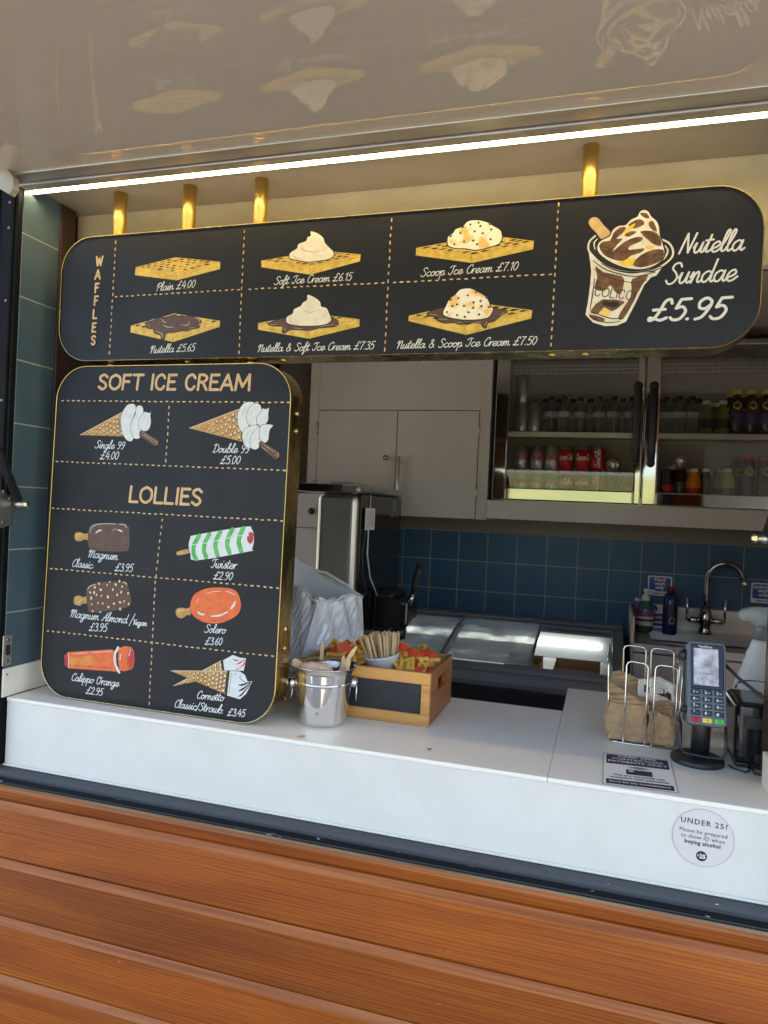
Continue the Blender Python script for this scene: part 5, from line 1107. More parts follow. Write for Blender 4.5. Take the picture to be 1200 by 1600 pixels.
# ------------------------------------------------------------------ things on the counter
# wooden crate with a chalkboard front
CX0, CX1, CY0, CY1, CH = -.700, -.371, .210, .462, .124
cr = thing('wooden_crate', ((CX0+CX1)/2,(CY0+CY1)/2,CT), 'oak crate with black chalkboard front full of sachets', 'crate')
a = MB(); th = .014
def fb(x0,x1,z0,z1,y0=CY0,y1=CY0+th): a.box(x0,x1,y0,y1,CT+z0,CT+z1,M_['oak'],.0015)
fb(CX0,CX1,.0005,.027); fb(CX0,CX1,.097,CH); fb(CX1-.021,CX1,.0272,.0968); fb(CX0,CX0+.021,.0272,.0968); obj('front_frame', a, cr)
a = MB(); a.box(CX0+.0205,CX1-.0205,CY0+.005,CY0+.012,CT+.0265,CT+.0975,M_['chalkboard']); obj('chalkboard', a, cr)
def end_with_slot(x0,x1):
    b = MB(); y0,y1 = CY0+th+.0003,CY1; z0,z1 = CT+.0005,CT+CH; yc,zc = (y0+y1)/2,CT+.082; hw,hh = .046,.0155
    slot = [(yc+hw*c_/1+ (hh*cos(R(t)) if True else 0)*0, 0) for c_,t in ()]
    S = [(yc+(hw-hh)+hh*cos(R(t)), zc+hh*sin(R(t))) for t in range(-90,91,15)]+[(yc-(hw-hh)+hh*cos(R(t)), zc+hh*sin(R(t))) for t in range(90,271,15)]
    n = len(S); O = []
    for (y,z) in S:      # matching points on the outline
        dy,dz = y-yc, z-zc; k = min(((y1-yc)/dy if dy > 1e-6 else (y0-yc)/dy if dy < -1e-6 else 1e9), ((z1-zc)/dz if dz > 1e-6 else (z0-zc)/dz if dz < -1e-6 else 1e9)); O.append((yc+dy*k, zc+dz*k))
    C_ = [(y1,z1),(y0,z1),(y0,z0),(y1,z0)]
    for c in C_: 
        i = min(range(n), key=lambda i:(O[i][0]-c[0])**2+(O[i][1]-c[1])**2); O[i] = c
    vs = [Vector((x,p_[0],p_[1])) for x in (x0,x1) for p_ in S]+[Vector((x,p_[0],p_[1])) for x in (x0,x1) for p_ in O]; fs = []
    for i in range(n):
        k = (i+1)%n; fs += [[i,k,2*n+k,2*n+i],[n+k,n+i,3*n+i,3*n+k],[i,n+i,n+k,k],[2*n+i,2*n+k,3*n+k,3*n+i]]
    b.add(vs,fs,M_['oak_side']); return b
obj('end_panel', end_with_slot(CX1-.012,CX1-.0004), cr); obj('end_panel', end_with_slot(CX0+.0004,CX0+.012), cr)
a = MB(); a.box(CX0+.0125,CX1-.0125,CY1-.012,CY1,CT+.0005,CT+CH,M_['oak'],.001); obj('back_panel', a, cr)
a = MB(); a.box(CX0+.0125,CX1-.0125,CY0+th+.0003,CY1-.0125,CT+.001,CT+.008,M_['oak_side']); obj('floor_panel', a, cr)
# sugar sachets heaped in it
def sachet(label, group):
    t = thing('sugar_sachet', (0,0,0), label, 'sachet', group); a = MB()
    b = bmesh.new(); bmesh.ops.create_grid(b, x_segments=5, y_segments=3, size=.5)
    vs = []; 
    for s in (1,-1):
        for v in b.verts: e = (1-(2*v.co.x)**2)*(1-(2*v.co.y)**2); vs.append(Vector((v.co.x*.066,v.co.y*.026,s*(.0022*e+.0003))))
    n = len(b.verts); fs = [[v.index for v in f.verts] for f in b.faces]; b.free()
    def half(lo):
        o = []
        for f in fs: 
            c = sum(vs[i].x for i in f)/len(f)
            if (c > .006) == lo: o.append(f)
        return o
    a.add(vs, half(False)+[[i+n for i in f][::-1] for f in half(False)], M_['sachet_yellow'])
    obj('pouch', a, t); a = MB(); a.add([v*1.004 for v in vs], half(True)+[[i+n for i in f][::-1] for f in half(True)], M_['sachet_red']); obj('red_end', a, t)
    a = MB(); plaintext(a,'SUGO', lambda x,y,d: Vector((x-.009,y-.0035,.0029)), .0115, M_['sachet_ink'], bold=.0003); raw('lettering', a, t)
    return t
s0 = sachet('yellow sugar sachet with red end heaped left of the white cup', 'sugar sachets left of the white cup')
rs = random.Random(3); first = True
for i in range(52):
    left = i < 26
    x = rs.uniform(-.665,-.585) if left else rs.uniform(-.468,-.405); y = rs.uniform(.27,.42)
    k = (1-abs((x-(-.62 if left else -.44))/.06)**2*.6)*(.6+.4*(y-.27)/.15)
    z = CT+ (.098 if left else .088)+ .048*k*rs.uniform(.5,1)
    rot = (Matrix.Rotation(rs.uniform(-.5,.5),3,'Z')@Matrix.Rotation(rs.uniform(.35,1.15),3,'X')@Matrix.Rotation(rs.uniform(-.25,.25),3,'Y')@Matrix.Rotation(rs.choice((0,1.57,3.14,-1.57))+rs.uniform(-.7,.7),3,'Z')).to_euler()
    if first: s0.location = (x,y,z); s0.rotation_euler = rot; first = False
    else: dup(s0,(x,y,z),rot,'yellow sugar sachet with red end heaped left of the white cup' if left else 'yellow sugar sachet with red end heaped right of the white cup','sugar sachets left of the white cup' if left else 'sugar sachets right of the white cup')
up = dup(s0,(-.478,.352,CT+.135),(R(-70),0,R(96)),'yellow sugar sachet with red end standing upright beside the cup','upright sachet'); up.rotation_euler = Matrix(((0,1,0),(-.35,0,-.94),(.94,0,-.35))).to_euler()
del up['group']
# filling under the heap: lower sachets that only peep through
for i in range(24):
    left = i < 12; x = rs.uniform(-.665,-.595) if left else rs.uniform(-.46,-.41); y = rs.uniform(.26,.43)
    dup(s0,(x,y,CT+rs.uniform(.075,.10)),(rs.uniform(-.3,.3),rs.uniform(-.3,.3),rs.uniform(0,6.28)),'yellow sugar sachet with red end heaped left of the white cup' if left else 'yellow sugar sachet with red end heaped right of the white cup','sugar sachets left of the white cup' if left else 'sugar sachets right of the white cup')
# white cup with stirrers
cupc = at(603,1046,Y=.325); cu = thing('paper_cup', (cupc.x,.325,CT+.060), 'white paper cup tilted in the crate, packed with stirrers', 'cup')
a = MB(); a.lathe([(.034,0),(.043,.070),(.0455,.0725),(.044,.0755),(.0415,.0725),(.033,.004)], M_['paper_white'], (0,0,0), 36, close=True)
a.v = [v+wloc(cu) for v in a.v]; obj('body', a, cu); TILT = Euler((R(4),R(-9),0)); cu.rotation_euler = TILT
mr_ = TILT.to_matrix()
a = MB(); a.box(-.0022,.0022,-.0006,.0006,0,.118,M_['stirrer_wood'],.0006); st0 = obj('stirrer', a, None, (0,0,0)); tag(st0,'thin wooden stirrer packed with others in the white paper cup','stirrer','wooden stirrers in the white paper cup')
for i in range(84):
    o = st0 if i == 0 else st0.copy()
    if i: COL.objects.link(o)
    t_ = rs.uniform(0,6.28); r_ = .028*sqrt(rs.random()); u = r_*cos(t_); v = r_*sin(t_)
    o.location = Vector((cupc.x,.325,CT+.064))+mr_@Vector((u*.85,v*.85,.003+rs.uniform(0,.006))); o.rotation_euler = (-v*4.0+rs.uniform(-.08,.08), -.20+u*8.0+rs.uniform(-.09,.09), rs.uniform(-.7,.7))
# steel ice bucket
BC = Vector((-.610,.150,CT)); bu = thing('ice_bucket', BC, 'polished steel bucket with ring handles holding spoons and napkins', 'bucket')
a = MB(); a.lathe([(.050,.0005),(.053,.0015),(.0552,.004),(.0562,.008),(.0566,.012),(.0568,.015),(.0573,.020),(.0646,.090),(.0650,.0938),(.0651,.0943),(.0662,.0949),(.0664,.0957),(.0662,.0966),(.0656,.0973),(.0657,.0978),(.0661,.1015),(.0678,.118),(.0681,.1205),(.0715,.127),(.0775,.1325),(.079,.1338),(.078,.1346),(.070,.130),(.0665,.121),(.0625,.09),(.0545,.012),(.0,.008)], M_['steel_bucket'], BC, 56, close=False)
a.lathe([(.0,.0004),(.050,.0005)], M_['steel_bucket'], BC, 56, close=False); obj('body', a, bu)
for s,an in ((-1,R(192)),(1,R(42))):
    d = Vector((cos(an),sin(an),0)); c = BC+d*.063+Vector((0,0,.086)); a = MB(); a.tube([BC+d*.058+Vector((0,0,.087)),c+d*.006],.006,M_['chrome'],12); a.sphere(c+d*.012,.0125,M_['chrome']); k_ = obj('handle_knob', a, bu)
    t_ = Vector((-d.y,d.x,0)); rc_ = c+d*.020+Vector((0,0,-.022)); a = MB(); a.tube([rc_+(t_*.35+d*.15).normalized()*.0155*cos(R(x))*1.0+Vector((0,0,.021*sin(R(x)))) for x in range(0,360,15)],.0022,M_['chrome'],8,closed=True); obj('ring_handle', a, k_)
ic = thing('steel_cup', BC+Vector((.008,.020,.030)), 'small steel cup inside the bucket behind the napkin', 'cup'); a = MB(); a.lathe([(.030,0),(.036,.115),(.038,.118),(.0365,.119),(.034,.115),(.0285,.004)], M_['steel'], BC+Vector((.010,.022,.014)), 30); obj('body', a, ic)
def flatstick(name, label, cat, p, q, w_=.0095, spoon=False, group=None):
    p = Vector(p); q = Vector(q); d = (q-p).normalized(); side = d.cross(Vector((.25,-.9,.3))).normalized(); nrm = side.cross(d); L = (q-p).length; a = MB(); N = 12
    prof = [(t/N, w_*.5*(1 if not spoon else (.75+ (1.5*max(0,sin(pi*min(1,max(0,(t/N-.62)/.38))))**.8)))*(sqrt(max(0,1-((t/N-.93)/.07)**2)) if t/N > .93 and not spoon else 1)) for t in range(N+1)]
    vs = []
    for k,(u,h) in enumerate(prof):
        h = max(h,.0012); bow = (.004*sin(pi*u))
        for s,z in ((-1,-1),(1,-1),(1,1),(-1,1)): vs.append(p+d*L*u+side*h*s+nrm*(.0008*z+bow*(1 if spoon else 0)))
    fs = [[0,1,2,3],[4*N+3,4*N+2,4*N+1,4*N]]+[[4*i+k,4*(i+1)+k,4*(i+1)+(k+1)%4,4*i+(k+1)%4] for i in range(N) for k in range(4)]
    a.add(vs,fs,M_['stirrer_wood'],False); return tag(obj(name,a,None,p),label,cat,group)
Z = lambda px,py,Y: at(px,py,Y=Y)
flatstick('wooden_spoon','wooden spoon with round bowl leaning over the left rim of the bucket','spoon',BC+Vector((.02,.0,.03)),Z(459,1030,.125),.011,True)
flatstick('wooden_stick','wooden stick standing upright at the back of the bucket','stick',BC+Vector((-.018,.02,.02)),Z(504,1002,.20))
flatstick('wooden_stick','wooden stick slanting to the right out of the bucket','stick',BC+Vector((-.015,-.005,.03)),Z(557,1010,.14))
flatstick('wooden_stick','short wooden stick upright at the right of the bucket','stick',BC+Vector((.045,-.004,.03)),Z(537,1024,.14))
flatstick('wooden_stick','short wooden stick leaning on the right rim of the bucket','stick',BC+Vector((.040,.0,.03)),Z(546,1028,.13))
def crumple(name, label, cat, c, sx, sy, sz, m, seed, rotz=0, group=None, flat=.5):
    r_ = random.Random(seed); b = bmesh.new(); bmesh.ops.create_icosphere(b, subdivisions=4, radius=1); ph = [r_.uniform(0,6.28) for _ in range(9)]; ks = [Vector((r_.uniform(-5,5),r_.uniform(-5,5),r_.uniform(-5,5))) for _ in range(9)]
    for v in b.verts:
        p = v.co.copy(); p = Vector([math.copysign(abs(t)**flat,t) for t in p]); k = 1+sum(.05*abs(sin(ks[i].dot(v.co)+ph[i])) for i in range(9))-.2
        x,y,z = p.x*sx*k,p.y*sy*k,p.z*sz*k; v.co = Vector((x*cos(rotz)-y*sin(rotz),x*sin(rotz)+y*cos(rotz),z))+Vector(c)
    a = MB(); a.bm(b, m, False); return tag(obj(name,a,None,c),label,cat,group)
crumple('paper_napkin','crumpled pale pink paper napkin stuffed in the steel bucket','napkin',BC+Vector((-.010,-.022,.116)),.034,.020,.022,M_['napkin_pink'],4,.15,flat=.75)
crumple('purple_wrapper','crumpled purple and white wrapper at the left inside the bucket','wrapper',BC+Vector((-.047,-.012,.122)),.013,.012,.012,M_['wrap_purple'],9,.5,flat=.8)
# torn scraps lying on the counter
def scrap(label, p, s, m, rot):
    A = MB(); pts = [(-1,-.5),(-.2,-.8),(.9,-.4),(1,.3),(.2,.7),(-.8,.5)]; n = len(pts); q = [Vector((p.x+s*(x*cos(rot)-y*sin(rot)),p.y+s*(x*sin(rot)+y*cos(rot)),CT+.0006+(.002 if i in (2,3) else 0))) for i,(x,y) in enumerate(pts)]
    A.add(q+[v-Vector((0,0,.0004)) for v in q],[list(range(n)),list(range(n,2*n))[::-1]]+[[i,(i+1)%n,(i+1)%n+n,i+n] for i in range(n)],m); tag(obj('paper_scrap',A,None,(p.x,p.y,CT)),label,'scrap')
scrap('torn orange sachet corner lying on the counter before the bucket', at(471,1151,Z=CT), .009, M_['sachet_mix'], .1)
scrap('tiny grey paper scrap lying on the counter before the crate', at(671,1171,Z=CT), .006, M_['steel_dark'], .4)

# cardboard bin lined with a white plastic bag
bn = thing('lined_bin', (-.80,.62,CT), 'cardboard bin lined with a crinkled white plastic bag behind the bucket', 'bin')
N0 = at(443,1086,Y=.32); N0.z = CT+.002; R0 = at(545,1003,Y=.72); R0 = at(542,1003,Z=CT+.03); R0.y = min(R0.y,.75)
N0 = Vector((-.775,.335,CT+.001)); R0 = Vector((-.70,.725,CT+.012)); L0 = Vector((-1.06,.42,CT+.001)); B0 = Vector((-.98,.755,CT+.001))
Nt = at(497,940,Y=.475); Rt = at(566,931,Y=.735); Lt = at(440,905,Y=.56); Bt = at(436,858,Y=.80)
def wall(p,q,pt,qt,n=60,m_=44,amp=.016,seed=1,inset=Vector((0,0,0))):
    r_ = random.Random(seed); waves = [(r_.uniform(3,26)*r_.choice((-1,1)),r_.uniform(2,14),r_.uniform(0,6.28),r_.uniform(.3,1)) for _ in range(8)]
    nn = (q-p).cross(pt-p).normalized(); vs = []
    if nn.dot((p+q)/2-Vector((-.88,.57,1.1))) < 0: nn = -nn
    for j in range(m_+1):
        v = j/m_
        for i in range(n+1):
            u = i/n; P = (p*(1-u)+q*u)*(1-v)+(pt*(1-u)+qt*u)*v
            w_ = 1.3*mnoise.noise(Vector((u*4.5+v*1.6+seed*7,v*1.8+u*.8,seed)))+.4-.6*abs(mnoise.noise(Vector((u*13-v*3.5,v*4.5+seed*3,seed+5.3))))-.35*abs(mnoise.noise(Vector((u*26+v*6,v*13,seed+9.1))))
            e = min(1,6*min(u,1-u))*min(1,.25+3*v)
            vs.append(P+nn*amp*w_*e+Vector((0,0,.006*sin(9*u+seed)*v**4))+inset)
    fs = [[j*(n+1)+i,j*(n+1)+i+1,(j+1)*(n+1)+i+1,(j+1)*(n+1)+i] for j in range(m_) for i in range(n)]
    return vs, fs
a = MB()
for k,(p,q,pt,qt) in enumerate(((N0,R0,Nt,Rt),(L0,N0,Lt,Nt),(B0,L0,Bt,Lt),(R0,B0,Rt,Bt))):
    vs,fs = wall(p,q,pt,qt,seed=k+2); a.add(vs,fs,M_['bag_plastic'],True)
# rolled lip over the rim
for k,(pt,qt) in enumerate(((Nt,Rt),(Lt,Nt),(Bt,Lt),(Rt,Bt))):
    P = [pt.lerp(qt,i/12)+Vector((0,0,.002+.006*sin(9*i/12+k+2)+.003*sin(i*2.3+k))) for i in range(13)]; a.tube(P,.0055,M_['bag_plastic'],8)
obj('bag_liner', a, bn)
a = MB(); ci = (N0+R0+L0+B0)/4; ct2 = (Nt+Rt+Lt+Bt)/4
for k,(p,q,pt,qt) in enumerate(((N0,R0,Nt,Rt),(L0,N0,Lt,Nt),(B0,L0,Bt,Lt),(R0,B0,Rt,Bt))):
    f_ = lambda v,c: c+(v-c)*.93
    vs,fs = wall(f_(p,ci),f_(q,ci),f_(pt,ct2)-Vector((0,0,.004)),f_(qt,ct2)-Vector((0,0,.004)),n=10,m_=8,amp=.004,seed=k+30); a.add(vs,fs,M_['cardboard'] if k == 1 else M_['bag_plastic'],True)
obj('inner_wall', a, bn)

# card terminal on its stand
tb0 = at(1105,1134,Y=.135); tt0 = at(1100,1003,Y=.190)
upv = (tt0-tb0); HT = upv.length; upv.normalize(); upv.x *= .3; upv.normalize(); xv = Vector((1,.04,0)); xv = (xv-upv*xv.dot(upv)).normalized(); nv_ = xv.cross(upv).normalized()
if nv_.y > 0: nv_ = -nv_
TW = .0725
def MTm(x,y,d): return tb0+upv*y+xv*x+nv_*d
sp = at(1089,1190,Z=CT); 
ctm = thing('card_terminal', (sp.x,sp.y,CT), 'grey contactless card terminal with colour keys on a black pole stand', 'card terminal')
def slab(root,name,x0,x1,y0,y1,r,d0,d1,m,n=5,parent=None):
    o = rrect(x0,x1,y0,y1,r,n); k = len(o); i_ = rrect(x0+.0015,x1-.0015,y0+.0015,y1-.0015,max(.0004,r-.0015),n); a = MB()
    vs = [MTm(x,y,d1) for x,y in i_]+[MTm(x,y,d1-.0012) for x,y in o]+[MTm(x,y,d0) for x,y in o]
    a.add(vs,[list(range(k)),list(range(2*k,3*k))[::-1]]+[[j*k+i,j*k+(i+1)%k,(j+1)*k+(i+1)%k,(j+1)*k+i] for j in range(2) for i in range(k)],m); return obj(name,a,parent or root)
body = slab(ctm,'body',-TW/2,TW/2,0,HT,.009,-.030,0,M_['terminal_grey'])
slab(ctm,'back_shell',-TW/2-.003,TW/2-.004,.006,HT-.004,.010,-.046,-.0305,M_['black_satin'])
fp_ = slab(ctm,'screen',-TW/2+.006,TW/2-.004,HT*.42,HT-.005,.003,-.001,.0012,M_['screen_glass'])
A = Art(lambda x,y,d: MTm(x,y,.0012+d)); sx0,sx1,sy0,sy1 = -TW/2+.012,TW/2-.014,HT*.47,HT-.014
A.poly([(sx0,sy0),(sx1,sy0),(sx1,sy1),(sx0,sy1)],M_['screen_reflect']); A.stroke([(.0,HT*.70),(.004,HT*.715),(.0,HT*.73),(-.004,HT*.715)],.0006,M_['ink'],6,True)
for k,dx in enumerate((-.001,.0012)): A.stroke([(dx,HT*.708),(dx+.0008,HT*.715),(dx,HT*.722)],.0005,M_['ink'])
for dx in (-.010,-.004,.002,.010): A.blob((dx,HT*.885),.0012,.0016,M_['sticker_grey'],0,8)
raw('display', A.mb, fp_)
a = MB(); plaintext(a,'Verifone', lambda x,y,d: MTm(x-.002,y+HT-.0125,.0019), .0075, M_['paper_white'], bold=.0001); plaintext(a,'£ Touch', lambda x,y,d: MTm(x-.001,y+HT*.60,.0019), .0075, M_['ink']); raw('screen_lettering', a, fp_)
labs = ['1','2','3','4','5','6','7','8','9','*','0','#']; subs = ['QZ','ABC','DEF','GHI','JKL','MNO','PRS','TUV','WXY','., ','+','']
for k in range(15):
    r_, c_ = divmod(k,3); x = (-TW*.30, 0, TW*.30)[c_]+.0005; y = HT*.385-r_*.0135; m = M_['key_dark'] if k < 12 else M_[('can_red','key_yellow','key_green')[k-12]]
    o_ = slab(ctm,'key' if k < 12 else ('cancel_key','clear_key','enter_key')[k-12],x-.0088,x+.0088,y-.0048,y+.0048,.0022,-.001,.0020,m,3)
    a = MB()
    if k < 12: plaintext(a,labs[k],lambda X,Y,d: MTm(X+x-.003,Y+y-.0026,.0022),.0085,M_['paper_white'],bold=.0002); plaintext(a,subs[k],lambda X,Y,d: MTm(X+x+.003,Y+y-.0016,.0022),.0036,M_['paper_white'])
    else: plaintext(a,('X','<','O')[k-12],lambda X,Y,d: MTm(X+x,Y+y-.0026,.0022),.0075,M_['ink'],bold=.0002)
    raw('lettering', a, o_)
a = MB(); a.lathe([(.052,.0005),(.053,.003),(.052,.010),(.048,.0125),(0,.0125)], M_['black_satin'], (sp.x,sp.y,CT), 44); obj('stand_base', a, ctm)
a = MB(); a.tube([(sp.x+.004,sp.y,CT+.012),(sp.x+.006,sp.y,CT+.085),(sp.x+.010,sp.y+.012,CT+.13)],.0185,M_['black_satin'],24); obj('stand_pole', a, ctm)
a = MB(); pl_ = []; zr = CT+.055; rw_ = .043
for (x,y_,z) in ((-rw_,.02,.062),(-rw_,-.020,.058),(-rw_,-.030,.032),(-rw_,-.032,.012),(-rw_+.008,-.033,.003),(0,-.034,.0),(rw_-.008,-.033,.0),(rw_,-.032,.010),(rw_,-.030,.032),(rw_,-.020,.058),(rw_,.02,.062)): pl_.append((sp.x+.006+x,sp.y+y_,CT+.022+z))
a.tube(pl_,.0032,M_['black_satin'],10); obj('guard_rail', a, ctm)
a = MB(); a.tube([MTm(TW/2-.004,HT*.8,-.02),MTm(TW/2+.03,HT*.62,-.03),MTm(TW/2+.085,HT*.35,-.02),MTm(TW/2+.14,HT*.25,-.0)],.0034,M_['black_satin'],8); obj('cable', a, ctm)
a = MB(); a.tube([MTm(-TW/2-.004,.030,-.03),MTm(-TW/2-.004,.030,-.005)],.0065,M_['black_satin'],12); a.tube([MTm(-TW/2-.003,HT*.84,-.04),MTm(-TW/2-.003,HT*.84,-.012)],.010,M_['black_satin'],12); obj('clamp_knob', a, ctm)

# wire caddy with brown napkins and a waffle bag
wc = thing('wire_caddy', (.10,.37,CT), 'chrome wire caddy holding brown paper napkins', 'caddy')
WX0,WX1,WY0,WY1 = .036,.172,.282,.455; WR = .0021
def loop(p0,p1,h0,h1,flare=Vector((0,0,0))):
    "inverted U of wire between two feet"
    p0 = Vector(p0); p1 = Vector(p1); d = (p1-p0); r_ = .010; e = d.normalized(); t0 = p0+Vector((0,0,h0))+flare; t1 = p1+Vector((0,0,h1))+flare
    return [p0, p0.lerp(t0,.5), t0-Vector((0,0,r_)), t0-Vector((0,0,r_*.3))+e*r_*.3, t0+e*r_, t1-e*r_, t1-Vector((0,0,r_*.3))-e*r_*.3, t1-Vector((0,0,r_)), p1.lerp(t1,.5), p1]
a = MB(); zb = CT+.0025
F = Vector((.0,-.008,0))
a.tube(loop((WX0+.022,WY0,zb),(WX0+.067,WY0,zb),.185,.183,F),WR,M_['chrome'],8); a.tube(loop((WX0+.082,WY0,zb),(WX0+.128,WY0,zb),.183,.182,F),WR,M_['chrome'],8); obj('front_loop', a, wc)
a = MB(); Bk = Vector((0,.012,0)); a.tube(loop((WX0+.020,WY1,zb),(WX0+.072,WY1,zb),.188,.187,Bk),WR,M_['chrome'],8); a.tube(loop((WX0+.084,WY1,zb),(WX0+.136,WY1,zb),.187,.186,Bk),WR,M_['chrome'],8); obj('back_loop', a, wc)
a = MB(); S_ = Vector((-.006,0,0)); a.tube(loop((WX0-.01,WY0+.03,zb),(WX0-.01,WY0+.078,zb),.172,.172,S_),WR,M_['chrome'],8); a.tube(loop((WX0-.01,WY0+.096,zb),(WX0-.01,WY1-.022,zb),.172,.172,S_),WR,M_['chrome'],8); obj('side_loop', a, wc)
a = MB(); S_ = Vector((.006,0,0)); a.tube(loop((WX1,WY0+.03,zb),(WX1,WY0+.078,zb),.172,.172,S_),WR,M_['chrome'],8); a.tube(loop((WX1,WY0+.096,zb),(WX1,WY1-.022,zb),.172,.172,S_),WR,M_['chrome'],8); obj('side_loop', a, wc)
a = MB(); a.tube([(WX0+.02,WY0,zb),(WX0-.006,WY0+.008,zb),(WX0-.010,WY0+.03,zb),(WX0-.010,WY1-.02,zb),(WX0+.02,WY1,zb),(WX1-.01,WY1,zb),(WX1,WY1-.02,zb),(WX1,WY0+.03,zb),(WX1-.01,WY0,zb)],WR,M_['chrome'],8,closed=True); obj('base_wire', a, wc)
def napkin(label, x0,x1,y,h,lean,seed,th=.016,m='kraft',name='brown_napkin',cat='napkin',single=False):
    r_ = random.Random(seed); n,m_ = 40,30; vs = []
    for s in (0,1):
        for j in range(m_+1):
            for i in range(n+1):
                u,v = i/n,j/m_; edge = min(1,20*min(u,1-u)+.25)*min(1,20*min(v,1-v)+.25)
                top = h*(1-.10*abs(sin(2.3*u+seed))-.06*u); x = x0+(x1-x0)*u+.004*sin(7*v+seed); z = CT+.0052+top*v
                yy = y+lean*v*v+(.5*th*edge+.002*sin(11*u+5*v+seed)+.0015*sin(23*v+seed*2))*(1 if s else -1)*1.0+.003*sin(3*u+seed)-.0035*abs(mnoise.noise(Vector((u*3.5+seed*3,v*3.2,seed))))-.0025*abs(mnoise.noise(Vector((u*8+seed*3,v*6-u*3,seed*2))))
                vs.append(Vector((x,yy,z)))
    N = (n+1)*(m_+1); fs = []
    for j in range(m_):
        for i in range(n):
            q = [j*(n+1)+i,j*(n+1)+i+1,(j+1)*(n+1)+i+1,(j+1)*(n+1)+i]; fs += [q,[k+N for k in q][::-1]]
    bd = [i for i in range(n+1)]+[j*(n+1)+n for j in range(1,m_+1)]+[m_*(n+1)+i for i in range(n-1,-1,-1)]+[j*(n+1) for j in range(m_-1,0,-1)]
    for k in range(len(bd)): p,q = bd[k],bd[(k+1)%len(bd)]; fs.append([p,q,q+N,p+N])
    a = MB(); a.add(vs,fs,M_[m],True); o_ = tag(obj(name,a,None,((x0+x1)/2,y,CT)),label,cat,None if single else label.replace('napkin','napkins'))
    def surf(u,v,d):
        i = min(n-1,max(0,int(u*n))); j = min(m_-1,max(0,int(v*m_))); fu,fv = u*n-i,v*m_-j; q = lambda a_,b_: vs[b_*(n+1)+a_]
        return (q(i,j)*(1-fu)+q(i+1,j)*fu)*(1-fv)+(q(i,j+1)*(1-fu)+q(i+1,j+1)*fu)*fv+Vector((0,-d-.0006,0))
    return o_, surf
rn_ = random.Random(5)
for k in range(6):
    napkin('brown paper napkin in the left stack at the front of the caddy',.020+rn_.uniform(-.003,.004),.104+rn_.uniform(-.003,.004),.294+.0082*k,.088+.006*k+rn_.uniform(-.004,.004),.006,1.0+k*.37,.006)
for k in range(6):
    napkin('brown paper napkin in the right stack at the front of the caddy',.107+rn_.uniform(-.001,.004),.166+rn_.uniform(-.003,.003),.293+.0070*k,.074+.004*k+rn_.uniform(-.004,.004),.005,2.6+k*.41,.006)
for k in range(5):
    napkin('brown paper napkin in the tall back stack of the caddy',.032+rn_.uniform(-.004,.006),.122+rn_.uniform(-.004,.006),.352+.010*k,.118+.005*k+rn_.uniform(-.006,.006),.012,3.7+k*.53,.006)
for k in range(3):
    napkin('brown paper napkin in the back right corner of the caddy',.112+rn_.uniform(-.004,.004),.165,.372+.014*k,.120+.006*k,.012,8.1+k*.5,.006)
wp, sf2 = napkin('white and brown printed waffle bag tucked into the napkin caddy',.090,.170,.342,.146,.004,11.3,.010,'bag_white','waffle_bag','bag',True)
A = Art(lambda x,y,d: sf2(x,y,d)); P = []
for k in range(15): P.append((.16+.74*k/14,.90-.08*k/14))
for k in range(15): P.append((.90-.74*k/14,.70+.08*k/14))
A.poly(P,M_['label_brown']); lettering(A,'WAFFLE',(.24,.785),(.80,.725),M_['paper_white'],w=.028,font=BL,slant=.0,hr=1.3); A.blob((.84,.62),.05,.035,M_['can_red'],0,8,.2); A.stroke([(.3,.60),(.7,.56)],.02,M_['label_brown'],0); raw('printed_band', A.mb, wp)

# black box and spray bottle at the right end
nb = thing('black_dispenser', (.315,.30,CT), 'glossy black box at the right end of the counter with a cable under it', 'dispenser')
a = MB(); a.box(.272,.352,.216,.36,CT+.012,CT+.136,M_['black_gloss'],.014,4); a.box(.276,.350,.222,.356,CT+.002,CT+.0118,M_['black_satin'],.003); obj('body', a, nb)
a = MB(); a.box(.292,.346,.2135,.2158,CT+.085,CT+.108,M_['black_satin'],.0009); a.box(.310,.345,.2125,.2158,CT+.016,CT+.036,M_['black_satin'],.0009); obj('front_slot', a, nb)
a = MB(); a.tube([(.300,.215,CT+.012),(.300,.200,CT+.004),(.29,.192,CT+.0025),(.272,.205,CT+.0025),(.265,.222,CT+.0025)],.0020,M_['b_darkgreen'],8); a.tube([(.302,.214,CT+.014),(.306,.190,CT+.004),(.335,.180,CT+.003),(.345,.182,CT+.003)],.0030,M_['black_satin'],8); obj('cable', a, nb)
SPY = .475; sb0 = at(1176,1085,Y=SPY)
sp_ = thing('spray_bottle', (sb0.x,SPY,CT), 'white cleaning spray bottle with grey trigger head behind the black box', 'spray bottle')
def oval(prof, m, n=32, sy=.62):
    a = MB(); vs = []; fs = []
    for (r_,z,dx) in prof:
        for i in range(n): t = 2*pi*i/n; vs.append(Vector((sb0.x+dx+r_*cos(t), SPY+r_*sy*sin(t), CT+z)))
    for j in range(len(prof)-1):
        for i in range(n): k = (i+1)%n; fs.append([j*n+i,j*n+k,(j+1)*n+k,(j+1)*n+i])
    fs += [list(range(n))[::-1],[(len(prof)-1)*n+i for i in range(n)]]; a.add(vs,fs,m,True); return a
obj('body', oval([(.040,.001,0),(.046,.006,0),(.047,.06,0),(.046,.10,.0),(.042,.13,.002),(.038,.15,.005),(.036,.158,.006),(.033,.170,.008),(.034,.178,.008),(.029,.190,.010),(.030,.198,.010),(.024,.212,.012),(.022,.222,.012),(.017,.232,.012)], M_['spray_white']), sp_)
obj('neck', oval([(.0185,.2322,.012),(.0185,.262,.012),(.0165,.265,.012)], M_['grey_plastic'], 24, 1), sp_)
a = MB(); hx = sb0.x+.012; hz = CT+.283
